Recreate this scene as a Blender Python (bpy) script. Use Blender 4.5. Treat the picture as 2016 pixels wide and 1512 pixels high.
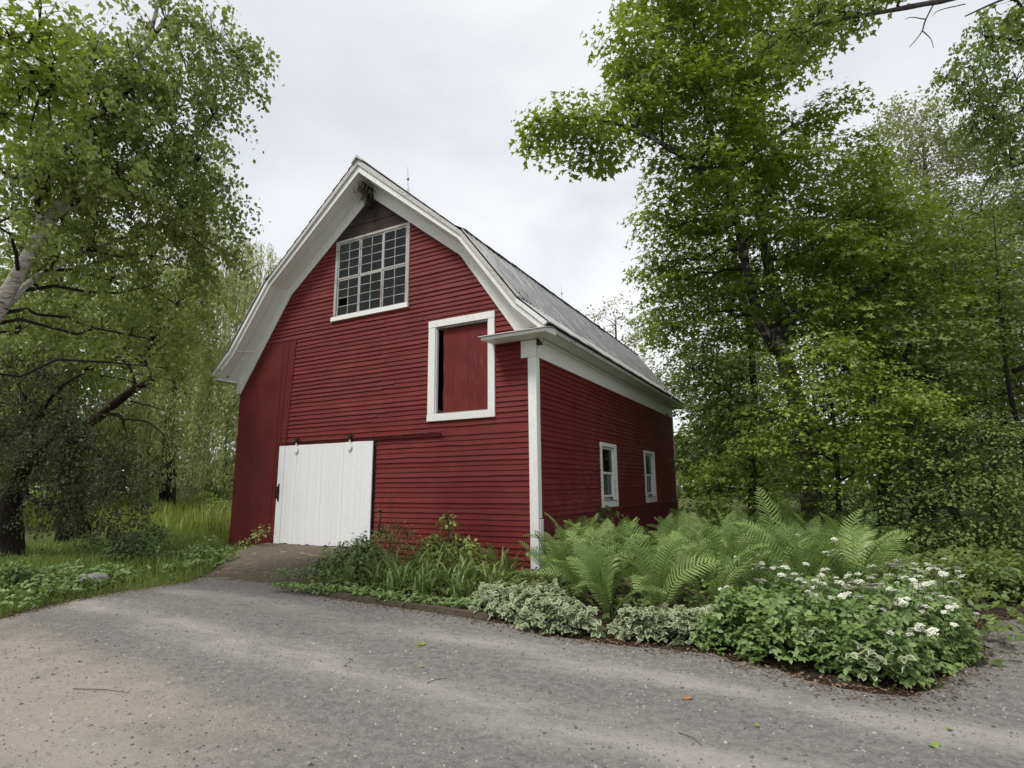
import bpy, math, random
import numpy as np
from mathutils import Vector

random.seed(7)
RNG = np.random.default_rng(11)
scene = bpy.context.scene
R = math.radians
for o in list(bpy.data.objects):
    bpy.data.objects.remove(o)

# ------------------------------------------------------------------ camera
CAM = np.array([4.5755, -9.5857, 1.6])
YAW, PITCH, ROLL, FPX = 0.4886, 0.1801, -0.0094, 1100.0     # focal length in pixels of a 2016 wide picture
_r = np.array([math.cos(YAW), math.sin(YAW), 0.0])
_f = np.array([-math.sin(YAW), math.cos(YAW), 0.0])
_u = np.array([0.0, 0.0, 1.0])
_f2 = _f * math.cos(PITCH) + _u * math.sin(PITCH)
_u2 = _u * math.cos(PITCH) - _f * math.sin(PITCH)
_r3 = _r * math.cos(ROLL) + _u2 * math.sin(ROLL)
_u3 = _u2 * math.cos(ROLL) - _r * math.sin(ROLL)
cam_data = bpy.data.cameras.new('camera')
cam = bpy.data.objects.new('camera', cam_data)
scene.collection.objects.link(cam)
cam_data.sensor_width = 36.0
cam_data.lens = 36.0 * FPX / 2016.0
cam_data.clip_end = 2000.0
cam_data.clip_start = 0.05
from mathutils import Matrix
cam.matrix_world = Matrix(((_r3[0], _u3[0], -_f2[0], CAM[0]),
                           (_r3[1], _u3[1], -_f2[1], CAM[1]),
                           (_r3[2], _u3[2], -_f2[2], CAM[2]),
                           (0, 0, 0, 1)))
scene.camera = cam


def at(px, py, t):
    """survey helper: the place seen in direction (px, py) at t metres in front of where the photo was taken"""
    return CAM + t * (_f2 + _r3 * (px - 1008) / FPX - _u3 * (py - 756) / FPX)


# ------------------------------------------------------------------ world, sun, exposure
SUN_DIR = Vector((-0.42, -0.80, 1.35)).normalized()      # towards the sun, behind thin cloud
world = bpy.data.worlds.new('World')
scene.world = world
world.use_nodes = True
wn = world.node_tree
wn.nodes.clear()
w_out = wn.nodes.new('ShaderNodeOutputWorld')
w_bg = wn.nodes.new('ShaderNodeBackground')
w_sky = wn.nodes.new('ShaderNodeTexSky')
w_sky.sky_type = 'NISHITA'
w_sky.sun_disc = False
w_sky.sun_elevation = math.asin(SUN_DIR.z)
w_sky.sun_rotation = math.atan2(SUN_DIR.x, SUN_DIR.y)
w_sky.air_density = 1.0
w_sky.dust_density = 3.0
w_tc = wn.nodes.new('ShaderNodeTexCoord')
w_map = wn.nodes.new('ShaderNodeMapping')
w_map.inputs['Scale'].default_value = (1.0, 1.0, 2.2)
w_no = wn.nodes.new('ShaderNodeTexNoise')
w_no.inputs['Scale'].default_value = 1.9
w_no.inputs['Detail'].default_value = 5.0
w_no.inputs['Roughness'].default_value = 0.5
w_no.inputs['Distortion'].default_value = 0.6
w_rmp = wn.nodes.new('ShaderNodeValToRGB')
w_rmp.color_ramp.elements[0].position = 0.30
w_rmp.color_ramp.elements[0].color = (0.670, 0.692, 0.732, 1)
w_rmp.color_ramp.elements[1].position = 0.68
w_rmp.color_ramp.elements[1].color = (0.905, 0.910, 0.922, 1)
w_sep = wn.nodes.new('ShaderNodeSeparateXYZ')
w_lo = wn.nodes.new('ShaderNodeMapRange')           # an overcast sky, a little brighter low down
w_lo.inputs['From Min'].default_value = 0.05
w_lo.inputs['From Max'].default_value = 0.62
w_lo.inputs['To Min'].default_value = 1.12
w_lo.inputs['To Max'].default_value = 0.97
w_scl = wn.nodes.new('ShaderNodeVectorMath')
w_scl.operation = 'SCALE'
w_ten = wn.nodes.new('ShaderNodeVectorMath')
w_ten.operation = 'SCALE'
w_ten.inputs['Scale'].default_value = 5.7
w_mix = wn.nodes.new('ShaderNodeMix')
w_mix.data_type = 'RGBA'
w_mix.inputs['Factor'].default_value = 0.94
wn.links.new(w_tc.outputs['Generated'], w_map.inputs['Vector'])
wn.links.new(w_map.outputs['Vector'], w_no.inputs['Vector'])
wn.links.new(w_no.outputs['Fac'], w_rmp.inputs['Fac'])
wn.links.new(w_tc.outputs['Generated'], w_sep.inputs['Vector'])
wn.links.new(w_sep.outputs['Z'], w_lo.inputs['Value'])
wn.links.new(w_rmp.outputs['Color'], w_scl.inputs[0])
wn.links.new(w_lo.outputs['Result'], w_scl.inputs['Scale'])
wn.links.new(w_scl.outputs['Vector'], w_ten.inputs[0])
wn.links.new(w_sky.outputs['Color'], w_mix.inputs['A'])
wn.links.new(w_ten.outputs['Vector'], w_mix.inputs['B'])
wn.links.new(w_mix.outputs['Result'], w_bg.inputs['Color'])
w_bg.inputs['Strength'].default_value = 0.10
wn.links.new(w_bg.outputs['Background'], w_out.inputs['Surface'])

sun_data = bpy.data.lights.new('sun', 'SUN')
sun_data.energy = 1.5
sun_data.angle = R(14)
sun_data.color = (1.0, 0.965, 0.91)
sun = bpy.data.objects.new('sun', sun_data)
scene.collection.objects.link(sun)
sun.rotation_euler = (-SUN_DIR).to_track_quat('-Z', 'Y').to_euler()

scene.view_settings.view_transform = 'Standard'
scene.view_settings.look = 'None'
scene.view_settings.gamma = 1.0
scene.view_settings.use_curve_mapping = False
scene.view_settings.exposure = 1.0
scene.render.engine = 'CYCLES'
scene.cycles.max_bounces = 6
scene.cycles.diffuse_bounces = 3
scene.cycles.glossy_bounces = 2
scene.cycles.transmission_bounces = 4
scene.cycles.transparent_max_bounces = 6
scene.cycles.use_denoising = True
scene.cycles.sample_clamp_indirect = 6.0

# ------------------------------------------------------------------ scene graph helpers
COL = scene.collection


def tag(o, label=None, cat=None, group=None, kind=None):
    if label:
        o['label'] = label
    if cat:
        o['category'] = cat
    if group:
        o['group'] = group
    if kind:
        o['kind'] = kind
    return o


def empty(name, loc=(0, 0, 0), rz=0.0, parent=None):
    o = bpy.data.objects.new(name, None)
    COL.objects.link(o)
    o.location = loc
    o.rotation_euler = (0, 0, rz)
    o.empty_display_size = 0.1
    if parent:
        o.parent = parent
    return o


def link_mesh(name, me, parent=None, loc=None, rot=None, scale=None):
    o = bpy.data.objects.new(name, me)
    COL.objects.link(o)
    if parent:
        o.parent = parent
    if loc is not None:
        o.location = loc
    if rot is not None:
        o.rotation_euler = rot
    if scale is not None:
        o.scale = scale if hasattr(scale, '__len__') else (scale,) * 3
    return o


class MB:
    """collects faces; build() links them as one mesh object"""

    def __init__(self):
        self.v, self.f, self.m = [], [], []

    def add(self, vs, fs, mi=0):
        b = len(self.v)
        self.v += [tuple(map(float, p)) for p in vs]
        self.f += [tuple(b + i for i in q) for q in fs]
        self.m += [mi] * len(fs)

    def hexa(self, p, mi=0):          # p[0:4] bottom loop ccw, p[4:8] top loop
        self.add(p, [(3, 2, 1, 0), (4, 5, 6, 7), (0, 1, 5, 4), (1, 2, 6, 5), (2, 3, 7, 6), (3, 0, 4, 7)], mi)

    def box(self, a, b, mi=0):
        (x0, y0, z0), (x1, y1, z1) = a, b
        if x0 > x1: x0, x1 = x1, x0
        if y0 > y1: y0, y1 = y1, y0
        if z0 > z1: z0, z1 = z1, z0
        self.hexa([(x0, y0, z0), (x1, y0, z0), (x1, y1, z0), (x0, y1, z0),
                   (x0, y0, z1), (x1, y0, z1), (x1, y1, z1), (x0, y1, z1)], mi)

    def bbox(self, a, b, c=0.006, mi=0):   # box with chamfered long edges: fine for trim boards
        (x0, y0, z0), (x1, y1, z1) = [min(p, q) for p, q in zip(a, b)], [max(p, q) for p, q in zip(a, b)]
        c = min(c, 0.3 * (x1 - x0), 0.3 * (y1 - y0), 0.3 * (z1 - z0))
        P = []
        for sx, X in ((1, x0), (-1, x1)):
            for sy, Y in ((1, y0), (-1, y1)):
                for sz, Z in ((1, z0), (-1, z1)):
                    P += [(X, Y + sy * c, Z + sz * c), (X + sx * c, Y, Z + sz * c), (X + sx * c, Y + sy * c, Z)]
        i = lambda a_, b_, c_, k: ((a_ * 2 + b_) * 2 + c_) * 3 + k
        F = []
        F += [(i(0, 0, 0, 0), i(0, 0, 1, 0), i(0, 1, 1, 0), i(0, 1, 0, 0)), (i(1, 0, 0, 0), i(1, 1, 0, 0), i(1, 1, 1, 0), i(1, 0, 1, 0))]
        F += [(i(0, 0, 0, 1), i(1, 0, 0, 1), i(1, 0, 1, 1), i(0, 0, 1, 1)), (i(0, 1, 0, 1), i(0, 1, 1, 1), i(1, 1, 1, 1), i(1, 1, 0, 1))]
        F += [(i(0, 0, 0, 2), i(0, 1, 0, 2), i(1, 1, 0, 2), i(1, 0, 0, 2)), (i(0, 0, 1, 2), i(1, 0, 1, 2), i(1, 1, 1, 2), i(0, 1, 1, 2))]
        for b_ in (0, 1):
            for c_ in (0, 1):      # edges along x
                F.append((i(0, b_, c_, 1), i(1, b_, c_, 1), i(1, b_, c_, 2), i(0, b_, c_, 2)))
        for a_ in (0, 1):
            for c_ in (0, 1):
                F.append((i(a_, 0, c_, 0), i(a_, 1, c_, 0), i(a_, 1, c_, 2), i(a_, 0, c_, 2)))
        for a_ in (0, 1):
            for b_ in (0, 1):
                F.append((i(a_, b_, 0, 0), i(a_, b_, 1, 0), i(a_, b_, 1, 1), i(a_, b_, 0, 1)))
        for a_ in (0, 1):
            for b_ in (0, 1):
                for c_ in (0, 1):
                    F.append((i(a_, b_, c_, 0), i(a_, b_, c_, 1), i(a_, b_, c_, 2)))
        self.add(P, F, mi)

    def tube(self, pts, radii, n=8, mi=0, cap=True, wob=0.0, rs=None):
        pts = [np.asarray(p, float) for p in pts]
        k = len(pts)
        if not hasattr(radii, '__len__'):
            radii = [radii] * k
        vs, fs = [], []
        ref = np.array([0.31, 0.77, 0.55])
        for j in range(k):
            d = pts[min(j + 1, k - 1)] - pts[max(j - 1, 0)]
            d = d / (np.linalg.norm(d) + 1e-9)
            if abs(d @ ref) > 0.95:
                ref = np.array([0.9, -0.1, 0.4])
            a = np.cross(d, ref); a /= np.linalg.norm(a) + 1e-9
            b = np.cross(d, a)
            for i in range(n):
                th = 2 * math.pi * i / n
                rr = radii[j]
                if wob:
                    rr *= 1 + wob * (random.random() - 0.5) * 2
                vs.append(pts[j] + rr * (a * math.cos(th) + b * math.sin(th)))
        for j in range(k - 1):
            for i in range(n):
                i2 = (i + 1) % n
                fs.append((j * n + i, j * n + i2, (j + 1) * n + i2, (j + 1) * n + i))
        if cap:
            fs.append(tuple(range(n - 1, -1, -1)))
            fs.append(tuple((k - 1) * n + i for i in range(n)))
        self.add(vs, fs, mi)

    def lathe(self, prof, n=12, c=(0, 0, 0), mi=0):
        vs, fs = [], []
        for r_, z_ in prof:
            for i in range(n):
                th = 2 * math.pi * i / n
                vs.append((c[0] + r_ * math.cos(th), c[1] + r_ * math.sin(th), c[2] + z_))
        for j in range(len(prof) - 1):
            for i in range(n):
                i2 = (i + 1) % n
                fs.append((j * n + i, j * n + i2, (j + 1) * n + i2, (j + 1) * n + i))
        self.add(vs, fs, mi)

    def mesh(self, name, mats, smooth=False, fix=True):
        me = bpy.data.meshes.new(name)
        me.from_pydata(self.v, [], self.f)
        mats = mats if isinstance(mats, (list, tuple)) else [mats]
        for m in mats:
            me.materials.append(m)
        if len(mats) > 1:
            me.polygons.foreach_set('material_index', self.m)
        if smooth:
            me.polygons.foreach_set('use_smooth', [True] * len(self.f))
        if fix:
            import bmesh
            bm = bmesh.new(); bm.from_mesh(me)
            bmesh.ops.recalc_face_normals(bm, faces=bm.faces)
            bm.to_mesh(me); bm.free()
        me.update()
        return me

    def build(self, name, mats, parent=None, smooth=False, fix=True, **kw):
        o = link_mesh(name, self.mesh(name, mats, smooth, fix), parent)
        return tag(o, **kw) if kw else o


def fast_mesh(name, verts, tris, mats, rnd=None, midx=None, smooth=False):
    me = bpy.data.meshes.new(name)
    nv, nt = len(verts), len(tris)
    me.vertices.add(nv)
    me.vertices.foreach_set('co', np.ascontiguousarray(verts, np.float32).ravel())
    me.loops.add(nt * 3)
    me.loops.foreach_set('vertex_index', np.ascontiguousarray(tris, np.int32).ravel())
    me.polygons.add(nt)
    me.polygons.foreach_set('loop_start', np.arange(0, nt * 3, 3, dtype=np.int32))
    me.polygons.foreach_set('loop_total', np.full(nt, 3, np.int32))
    for m in (mats if isinstance(mats, (list, tuple)) else [mats]):
        me.materials.append(m)
    if midx is not None:
        me.polygons.foreach_set('material_index', np.ascontiguousarray(midx, np.int32))
    if smooth:
        me.polygons.foreach_set('use_smooth', np.ones(nt, bool))
    if rnd is not None:
        a = me.attributes.new('rnd', 'FLOAT', 'POINT')
        a.data.foreach_set('value', np.ascontiguousarray(rnd, np.float32))
    me.update(calc_edges=True)
    return me


# leaf outlines: verts (x across, y along, z off the blade), triangles, material of each triangle
LEAF = {
    'maple': (np.array([(0, 0, 0), (-.56, .30, .10), (-.17, .42, .0), (0, 1.0, -.08), (.17, .42, .0), (.56, .30, .10), (-.30, -.10, .06), (.30, -.10, .06)]),
              np.array([(0, 2, 1), (0, 4, 2), (2, 4, 3), (0, 5, 4), (0, 1, 6), (0, 7, 5)]), None),
    'maple_far': (np.array([(0, 0, 0), (-.55, .28, .10), (-.17, .42, .0), (0, 1.0, -.08), (.17, .42, .0), (.55, .28, .10)]),
                  np.array([(0, 2, 1), (0, 4, 2), (2, 4, 3), (0, 5, 4)]), None),
    'birch': (np.array([(0, 0, 0), (-.38, .38, .08), (0, 1, -.05), (.38, .38, .08)]), np.array([(0, 2, 1), (0, 3, 2)]), None),
    'oval': (np.array([(0, 0, 0), (-.30, .33, .07), (-.24, .68, .06), (0, 1, -.06), (.24, .68, .06), (.30, .33, .07)]),
             np.array([(0, 3, 1), (1, 3, 2), (0, 5, 3), (5, 4, 3)]), None),
    'willow': (np.array([(0, 0, 0), (-.10, .4, .02), (0, 1, 0), (.10, .4, .02)]), np.array([(0, 2, 1), (0, 3, 2)]), None),
    'blade': (np.array([(-.030, 0, 0), (.030, 0, 0), (-.024, .5, .05), (.024, .5, .05), (0, 1, .28)]),
              np.array([(0, 1, 3), (0, 3, 2), (2, 3, 4)]), None),
    'variegated': (np.array([(0, 0, 0), (-.33, .33, .07), (-.26, .66, .06), (0, 1, -.06), (.26, .66, .06), (.33, .33, .07),
                             (0, .08, .012), (-.24, .38, .05), (0, .88, -.03), (.24, .38, .05)]),
                   np.array([(6, 8, 7), (6, 9, 8), (0, 7, 1), (0, 6, 7), (1, 7, 2), (2, 7, 8), (2, 8, 3), (3, 8, 4), (4, 8, 9), (4, 9, 5), (5, 9, 0), (0, 9, 6)]),
                   np.array([0, 0, 1, 1, 1, 1, 1, 1, 1, 1, 1, 1])),
}


def norm(a):
    return a / (np.linalg.norm(a, axis=-1, keepdims=True) + 1e-9)


def leaf_cloud(name, kind, pos, nrm, dirn, size, mats, parent=None, rng=RNG, rnd=None):
    tv, tf, tm = LEAF[kind]
    pos = np.asarray(pos, float)
    n = len(pos)
    nrm = norm(np.asarray(nrm, float))
    y = np.asarray(dirn, float)
    y = norm(y - (y * nrm).sum(1, keepdims=True) * nrm)
    x = np.cross(y, nrm)
    s = np.broadcast_to(np.asarray(size, float), (n,))[:, None, None]
    V = pos[:, None, :] + s * (tv[None, :, 0, None] * x[:, None, :] + tv[None, :, 1, None] * y[:, None, :] + tv[None, :, 2, None] * nrm[:, None, :])
    k = len(tv)
    F = (tf[None] + (np.arange(n) * k)[:, None, None]).reshape(-1, 3)
    if rnd is None:
        rnd = rng.random(n)
    rv = np.repeat(rnd, k)
    me = fast_mesh(name, V.reshape(-1, 3), F, mats, rv, None if tm is None else np.tile(tm, n))
    return link_mesh(name, me, parent)


# ------------------------------------------------------------------ materials
class NT:
    def __init__(self, name):
        self.mat = bpy.data.materials.new(name)
        self.mat.use_nodes = True
        self.t = self.mat.node_tree
        self.t.nodes.clear()
        self.out = self.t.nodes.new('ShaderNodeOutputMaterial')

    def n(self, typ, **kw):
        nd = self.t.nodes.new('ShaderNode' + typ)
        for k, v in kw.items():
            setattr(nd, k, v)
        return nd

    def l(self, a, b):
        self.t.links.new(a, b)

    def val(self, sock, v):
        if hasattr(v, 'is_output'):
            self.l(v, sock)
        else:
            if isinstance(v, tuple) and len(v) == 3 and sock.type == 'RGBA':
                v = (*v, 1)
            sock.default_value = v

    def pos(self, scale=(1, 1, 1), rot=(0, 0, 0), obj=False):
        g = self.n('TexCoord').outputs['Object'] if obj else self.n('NewGeometry').outputs['Position']
        m = self.n('Mapping')
        m.inputs['Scale'].default_value = scale
        m.inputs['Rotation'].default_value = rot
        self.l(g, m.inputs['Vector'])
        return m.outputs['Vector']

    def noise(self, vec, scale=5, detail=4, rough=.55, dist=0):
        nd = self.n('TexNoise')
        self.l(vec, nd.inputs['Vector'])
        nd.inputs['Scale'].default_value = scale
        nd.inputs['Detail'].default_value = detail
        nd.inputs['Roughness'].default_value = rough
        nd.inputs['Distortion'].default_value = dist
        return nd.outputs['Fac']

    def ramp(self, fac, stops):
        nd = self.n('ValToRGB')
        e = nd.color_ramp.elements
        while len(e) < len(stops):
            e.new(0.5)
        for q, (p, c) in zip(e, stops):
            q.position = p
            q.color = (*c, 1) if len(c) == 3 else c
        self.l(fac, nd.inputs['Fac'])
        return nd.outputs['Color']

    def smooth(self, fac, a, b, lo=0., hi=1.):
        nd = self.n('MapRange')
        nd.interpolation_type = 'SMOOTHSTEP'
        self.val(nd.inputs['Value'], fac)
        for k, v in (('From Min', a), ('From Max', b), ('To Min', lo), ('To Max', hi)):
            nd.inputs[k].default_value = v
        return nd.outputs['Result']

    def mix(self, fac, a, b, mode='MIX'):
        nd = self.n('Mix', data_type='RGBA', blend_type=mode)
        self.val(nd.inputs['Factor'], fac)
        self.val(nd.inputs[6], a)
        self.val(nd.inputs[7], b)
        return nd.outputs[2]

    def math(self, op, a, b=0.0):
        nd = self.n('Math', operation=op)
        self.val(nd.inputs[0], a)
        self.val(nd.inputs[1], b)
        return nd.outputs[0]

    def bump(self, h, strength=.3, dist=.01, normal=None):
        nd = self.n('Bump')
        self.l(h, nd.inputs['Height'])
        nd.inputs['Strength'].default_value = strength
        nd.inputs['Distance'].default_value = dist
        if normal is not None:
            self.l(normal, nd.inputs['Normal'])
        return nd.outputs['Normal']

    def bsdf(self, color, rough=.6, metal=0., spec=.35, normal=None):
        b = self.n('BsdfPrincipled')
        self.val(b.inputs['Base Color'], color)
        self.val(b.inputs['Roughness'], rough)
        self.val(b.inputs['Metallic'], metal)
        b.inputs['Specular IOR Level'].default_value = spec
        if normal is not None:
            self.l(normal, b.inputs['Normal'])
        return b.outputs['BSDF']

    def done(self, sh):
        self.l(sh, self.out.inputs['Surface'])
        return self.mat


def m_red(name='red_barn_paint', worn=0.66, grain=(1, 1, 14), dark=1.0, run=(1.4, 1.4, 10)):
    t = NT(name)
    p = t.pos()
    inf = t.n('ObjectInfo')
    c = t.ramp(t.noise(p, 2.2, 5, .6), [(.3, (.122 * dark, .0150 * dark, .0130 * dark)), (.7, (.190 * dark, .0260 * dark, .0215 * dark))])
    c = t.mix(t.math('MULTIPLY', inf.outputs['Random'], .65), c, (.122 * dark, .0165 * dark, .0150 * dark))
    c = t.mix(t.smooth(t.noise(p, .7, 4, .6), .45, .75, 0, .30), c, (.20 * dark, .048 * dark, .042 * dark))
    fine = t.noise(t.pos(grain), 26, 4, .6)
    c = t.mix(t.smooth(fine, .58, .78, 0, .35), c, (.078, .012, .013))
    # flaked paint showing grey wood, in short runs along the boards
    fl = t.noise(t.pos(run), 2.6, 6, .72)
    fl2 = t.noise(p, .55, 2, .5)
    mask = t.math('MULTIPLY', t.smooth(fl, worn, worn + .06), t.smooth(fl2, .44, .60))
    c = t.mix(t.math('MULTIPLY', mask, .55), c, (.24, .15, .14))
    nb = t.bump(fine, .18, .006)
    return t.done(t.bsdf(c, .66, 0, .22, nb))


def m_white(name='white_trim_paint', dirt=.5, stretch=(7, 7, 1), base=(.80, .80, .79), peel=.66):
    t = NT(name)
    p = t.pos()
    inf = t.n('ObjectInfo')
    c = t.mix(t.math('MULTIPLY', inf.outputs['Random'], .3), base, tuple(.88 * q for q in base))
    st = t.noise(t.pos(stretch), 5, 5, .65)
    c = t.mix(t.smooth(st, .52, .78, 0, dirt), c, (.42, .40, .36))
    pe = t.noise(p, 16, 6, .75)
    pe2 = t.noise(p, 1.7, 3, .5)
    mk = t.math('MULTIPLY', t.smooth(pe, peel, peel + .05), t.smooth(pe2, .46, .64))
    c = t.mix(mk, c, (.23, .20, .17))
    nb = t.bump(t.noise(t.pos(stretch), 22, 4, .6), .22, .006)
    return t.done(t.bsdf(c, .5, 0, .35, nb))


def m_wood(name, a, b, stretch=(1, 1, 12), rough=.8):
    t = NT(name)
    g = t.noise(t.pos(stretch), 7, 6, .65, .4)
    c = t.ramp(g, [(.3, a), (.72, b)])
    nb = t.bump(g, .5, .01)
    return t.done(t.bsdf(c, rough, 0, .25, nb))


def m_plain(name, c, rough=.6, metal=0., var=.25, scale=12, spec=.35):
    t = NT(name)
    nz = t.noise(t.pos(), scale, 5, .6)
    col = t.ramp(nz, [(.25, tuple(q * (1 - var) for q in c)), (.75, tuple(min(1, q * (1 + var)) for q in c))])
    nb = t.bump(nz, .15, .006)
    return t.done(t.bsdf(col, rough, metal, spec, nb))


def m_roof_metal():
    t = NT('galvanised_roof_metal')
    inf = t.n('ObjectInfo')
    st = t.noise(t.pos((.5, 5, .5)), 4, 5, .65)  # dirt streaks, contrast raised in the colour to imitate light and dark ribs
    c = t.ramp(st, [(.36, (.11, .115, .118)), (.50, (.215, .22, .222)), (.64, (.33, .335, .33))])
    c = t.mix(t.math('MULTIPLY', inf.outputs['Random'], .45), c, (.17, .175, .18))
    ru = t.noise(t.pos((1, 3, 1)), 2.2, 6, .72)
    c = t.mix(t.smooth(ru, .62, .74, 0, .45), c, (.19, .155, .125))
    return t.done(t.bsdf(c, .42, .35, .45))


def m_shingle():
    t = NT('dark_weathered_roofing')
    nz = t.noise(t.pos(), 30, 5, .7)
    c = t.ramp(nz, [(.3, (.018, .018, .017)), (.75, (.07, .068, .062))])
    return t.done(t.bsdf(c, .9, 0, .2, t.bump(nz, .7, .02)))


def m_glass():
    t = NT('window_glass')
    lw = t.n('LayerWeight'); lw.inputs['Blend'].default_value = .5
    fac = t.math('ADD', t.math('MULTIPLY', t.math('POWER', lw.outputs['Facing'], 5.0), .6), .020)
    g = t.n('BsdfGlossy'); g.inputs['Roughness'].default_value = .03
    g.inputs['Color'].default_value = (.9, .95, .93, 1)
    tr = t.n('BsdfTransparent'); tr.inputs['Color'].default_value = (.66, .72, .69, 1)
    m = t.n('MixShader')
    t.l(fac, m.inputs[0]); t.l(tr.outputs[0], m.inputs[1]); t.l(g.outputs[0], m.inputs[2])
    return t.done(m.outputs[0])


def m_leaf(name, cols, trans=(.16, .24, .03), tfac=.38, rough=.5, spec=.3, per_object=0.0):
    """cols: three real leaf colours picked per leaf; light also passes through the blade"""
    t = NT(name)
    a = t.n('Attribute'); a.attribute_name = 'rnd'
    inf = t.n('ObjectInfo')
    clump = t.noise(t.pos(), .9, 3, .5)
    f = t.math('ADD', t.math('MULTIPLY', a.outputs['Fac'], .62), t.math('MULTIPLY', clump, .40))
    if per_object:
        f = t.math('ADD', f, t.math('MULTIPLY', t.math('SUBTRACT', inf.outputs['Random'], .5), per_object))
    c = t.ramp(f, [(.15, cols[0]), (.5, cols[1]), (.88, cols[2])])
    d = t.bsdf(c, rough, 0, spec)
    tr = t.n('BsdfTranslucent')
    tc = t.mix(.5, trans, c)
    t.l(t.mix(1.0, tc, (tfac, tfac, tfac), 'MULTIPLY'), tr.inputs['Color'])
    m = t.n('AddShader')
    t.l(d, m.inputs[0]); t.l(tr.outputs[0], m.inputs[1])
    return t.done(m.outputs[0])


def m_bark(name, a, b, stretch=(6, 6, 1.2), scale=4, patch=None):
    t = NT(name)
    g = t.noise(t.pos(stretch), scale, 6, .7, .3)
    c = t.ramp(g, [(.3, a), (.7, b)])
    if patch:
        c = t.mix(t.smooth(t.noise(t.pos(), 5.5, 5, .7), .53, .60, 0, .85), c, patch)
    return t.done(t.bsdf(c, .9, 0, .2, t.bump(g, .9, .03)))


def m_birch():
    t = NT('white_birch_bark')
    g = t.noise(t.pos((2, 2, 9)), 3.2, 5, .7, .4)
    c = t.ramp(g, [(.36, (.05, .043, .037)), (.45, (.33, .30, .27)), (.62, (.55, .53, .50)), (.8, (.36, .31, .27))])
    return t.done(t.bsdf(c, .7, 0, .25, t.bump(g, .5, .02)))


def m_drive():
    t = NT('worn_gravel_asphalt')
    p = t.pos()
    fine = t.noise(p, 110, 3, .8)
    grit = t.noise(p, 42, 5, .8)
    big = t.noise(p, .45, 4, .55, .5)
    c = t.ramp(t.math('ADD', t.math('MULTIPLY', fine, .5), t.math('MULTIPLY', grit, .5)),
               [(.30, (.070, .065, .062)), (.45, (.195, .184, .176)), (.56, (.280, .265, .252)), (.70, (.45, .43, .405))])
    c = t.mix(t.smooth(big, .35, .7, 0, .55), c, t.mix(.45, c, (.125, .118, .118)))
    mot = t.noise(p, 11, 6, .78)
    c = t.mix(t.smooth(mot, .30, .70, 0, 1), t.mix(.42, c, (.085, .080, .079)), t.mix(.28, c, (.42, .40, .375)))
    # dusty wheel tracks: pale bands that follow the way cars pass the bed
    sx = t.n('SeparateXYZ'); t.l(p, sx.inputs[0])
    wob = t.math('MULTIPLY', t.math('SUBTRACT', t.noise(t.pos((.8, 1.6, 1)), .9, 5, .65), .5), .9)
    vv_ = t.math('ADD', t.math('ADD', sx.outputs['Y'], t.math('MULTIPLY', sx.outputs['X'], .10)), wob)
    brk = t.smooth(t.noise(t.pos((.5, 1.4, 1)), 1.3, 5, .65), .33, .66, .15, 1)
    for v0, wd, amt in ((-4.22, .30, .80), (-5.50, .34, .85), (-7.6, .5, .6), (-9.2, .5, .6)):
        d_ = t.math('ABSOLUTE', t.math('SUBTRACT', vv_, v0))
        band = t.math('MULTIPLY', t.smooth(d_, 0.0, wd * 1.5, amt, 0), brk)
        c = t.mix(band, c, t.mix(grit, (.36, .335, .305), (.50, .475, .44)))
    # sandy, trodden ground beyond the second track on the left
    sand = t.math('MULTIPLY', t.smooth(vv_, -6.75, -6.25, 1, 0), t.smooth(t.math('ADD', sx.outputs['X'], t.math('MULTIPLY', wob, 2.0)), -.2, 2.2, 1, 0))
    sand = t.math('MULTIPLY', sand, t.smooth(t.noise(p, 1.5, 6, .7), .30, .60, .25, .85))
    c = t.mix(sand, c, t.mix(grit, (.33, .285, .23), (.47, .42, .35)))
    crumb = t.math('MULTIPLY', t.smooth(t.noise(p, 26, 4, .7), .60, .66), t.smooth(t.noise(p, 1.3, 4, .6), .48, .60))
    c = t.mix(t.math('MULTIPLY', crumb, .6), c, (.075, .070, .068))
    dk = t.noise(p, 7, 5, .7)
    c = t.mix(t.smooth(dk, .62, .72, 0, .35), c, (.12, .112, .11))
    h = t.math('ADD', t.math('MULTIPLY', fine, .6), t.math('MULTIPLY', t.noise(p, 18, 5, .7), 1.0))
    nb = t.bump(h, 1.0, .020)
    return t.done(t.bsdf(c, .92, 0, .2, nb))


def m_soil(name, a, b, c3):
    t = NT(name)
    p = t.pos()
    g = t.noise(p, 24, 6, .75)
    c = t.ramp(g, [(.3, a), (.55, b), (.75, c3)])
    return t.done(t.bsdf(c, .95, 0, .15, t.bump(g, 1.0, .03)))


def m_ramp():
    t = NT('mossy_earth_and_concrete')
    p = t.pos()
    g = t.noise(p, 22, 6, .75)
    c = t.ramp(g, [(.3, (.075, .058, .040)), (.55, (.150, .124, .090)), (.75, (.25, .215, .168))])
    pl = t.noise(t.pos((.8, 2.4, 1)), 2.3, 7, .75, .8)
    c = t.mix(t.smooth(pl, .56, .66, 0, .6), c, t.mix(g, (.34, .31, .245), (.48, .45, .38)))
    mo = t.noise(p, 2.6, 5, .7)
    c = t.mix(t.smooth(mo, .55, .68, 0, .5), c, (.085, .105, .036))
    return t.done(t.bsdf(c, .95, 0, .15, t.bump(t.math('ADD', g, pl), .8, .03)))


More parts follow.
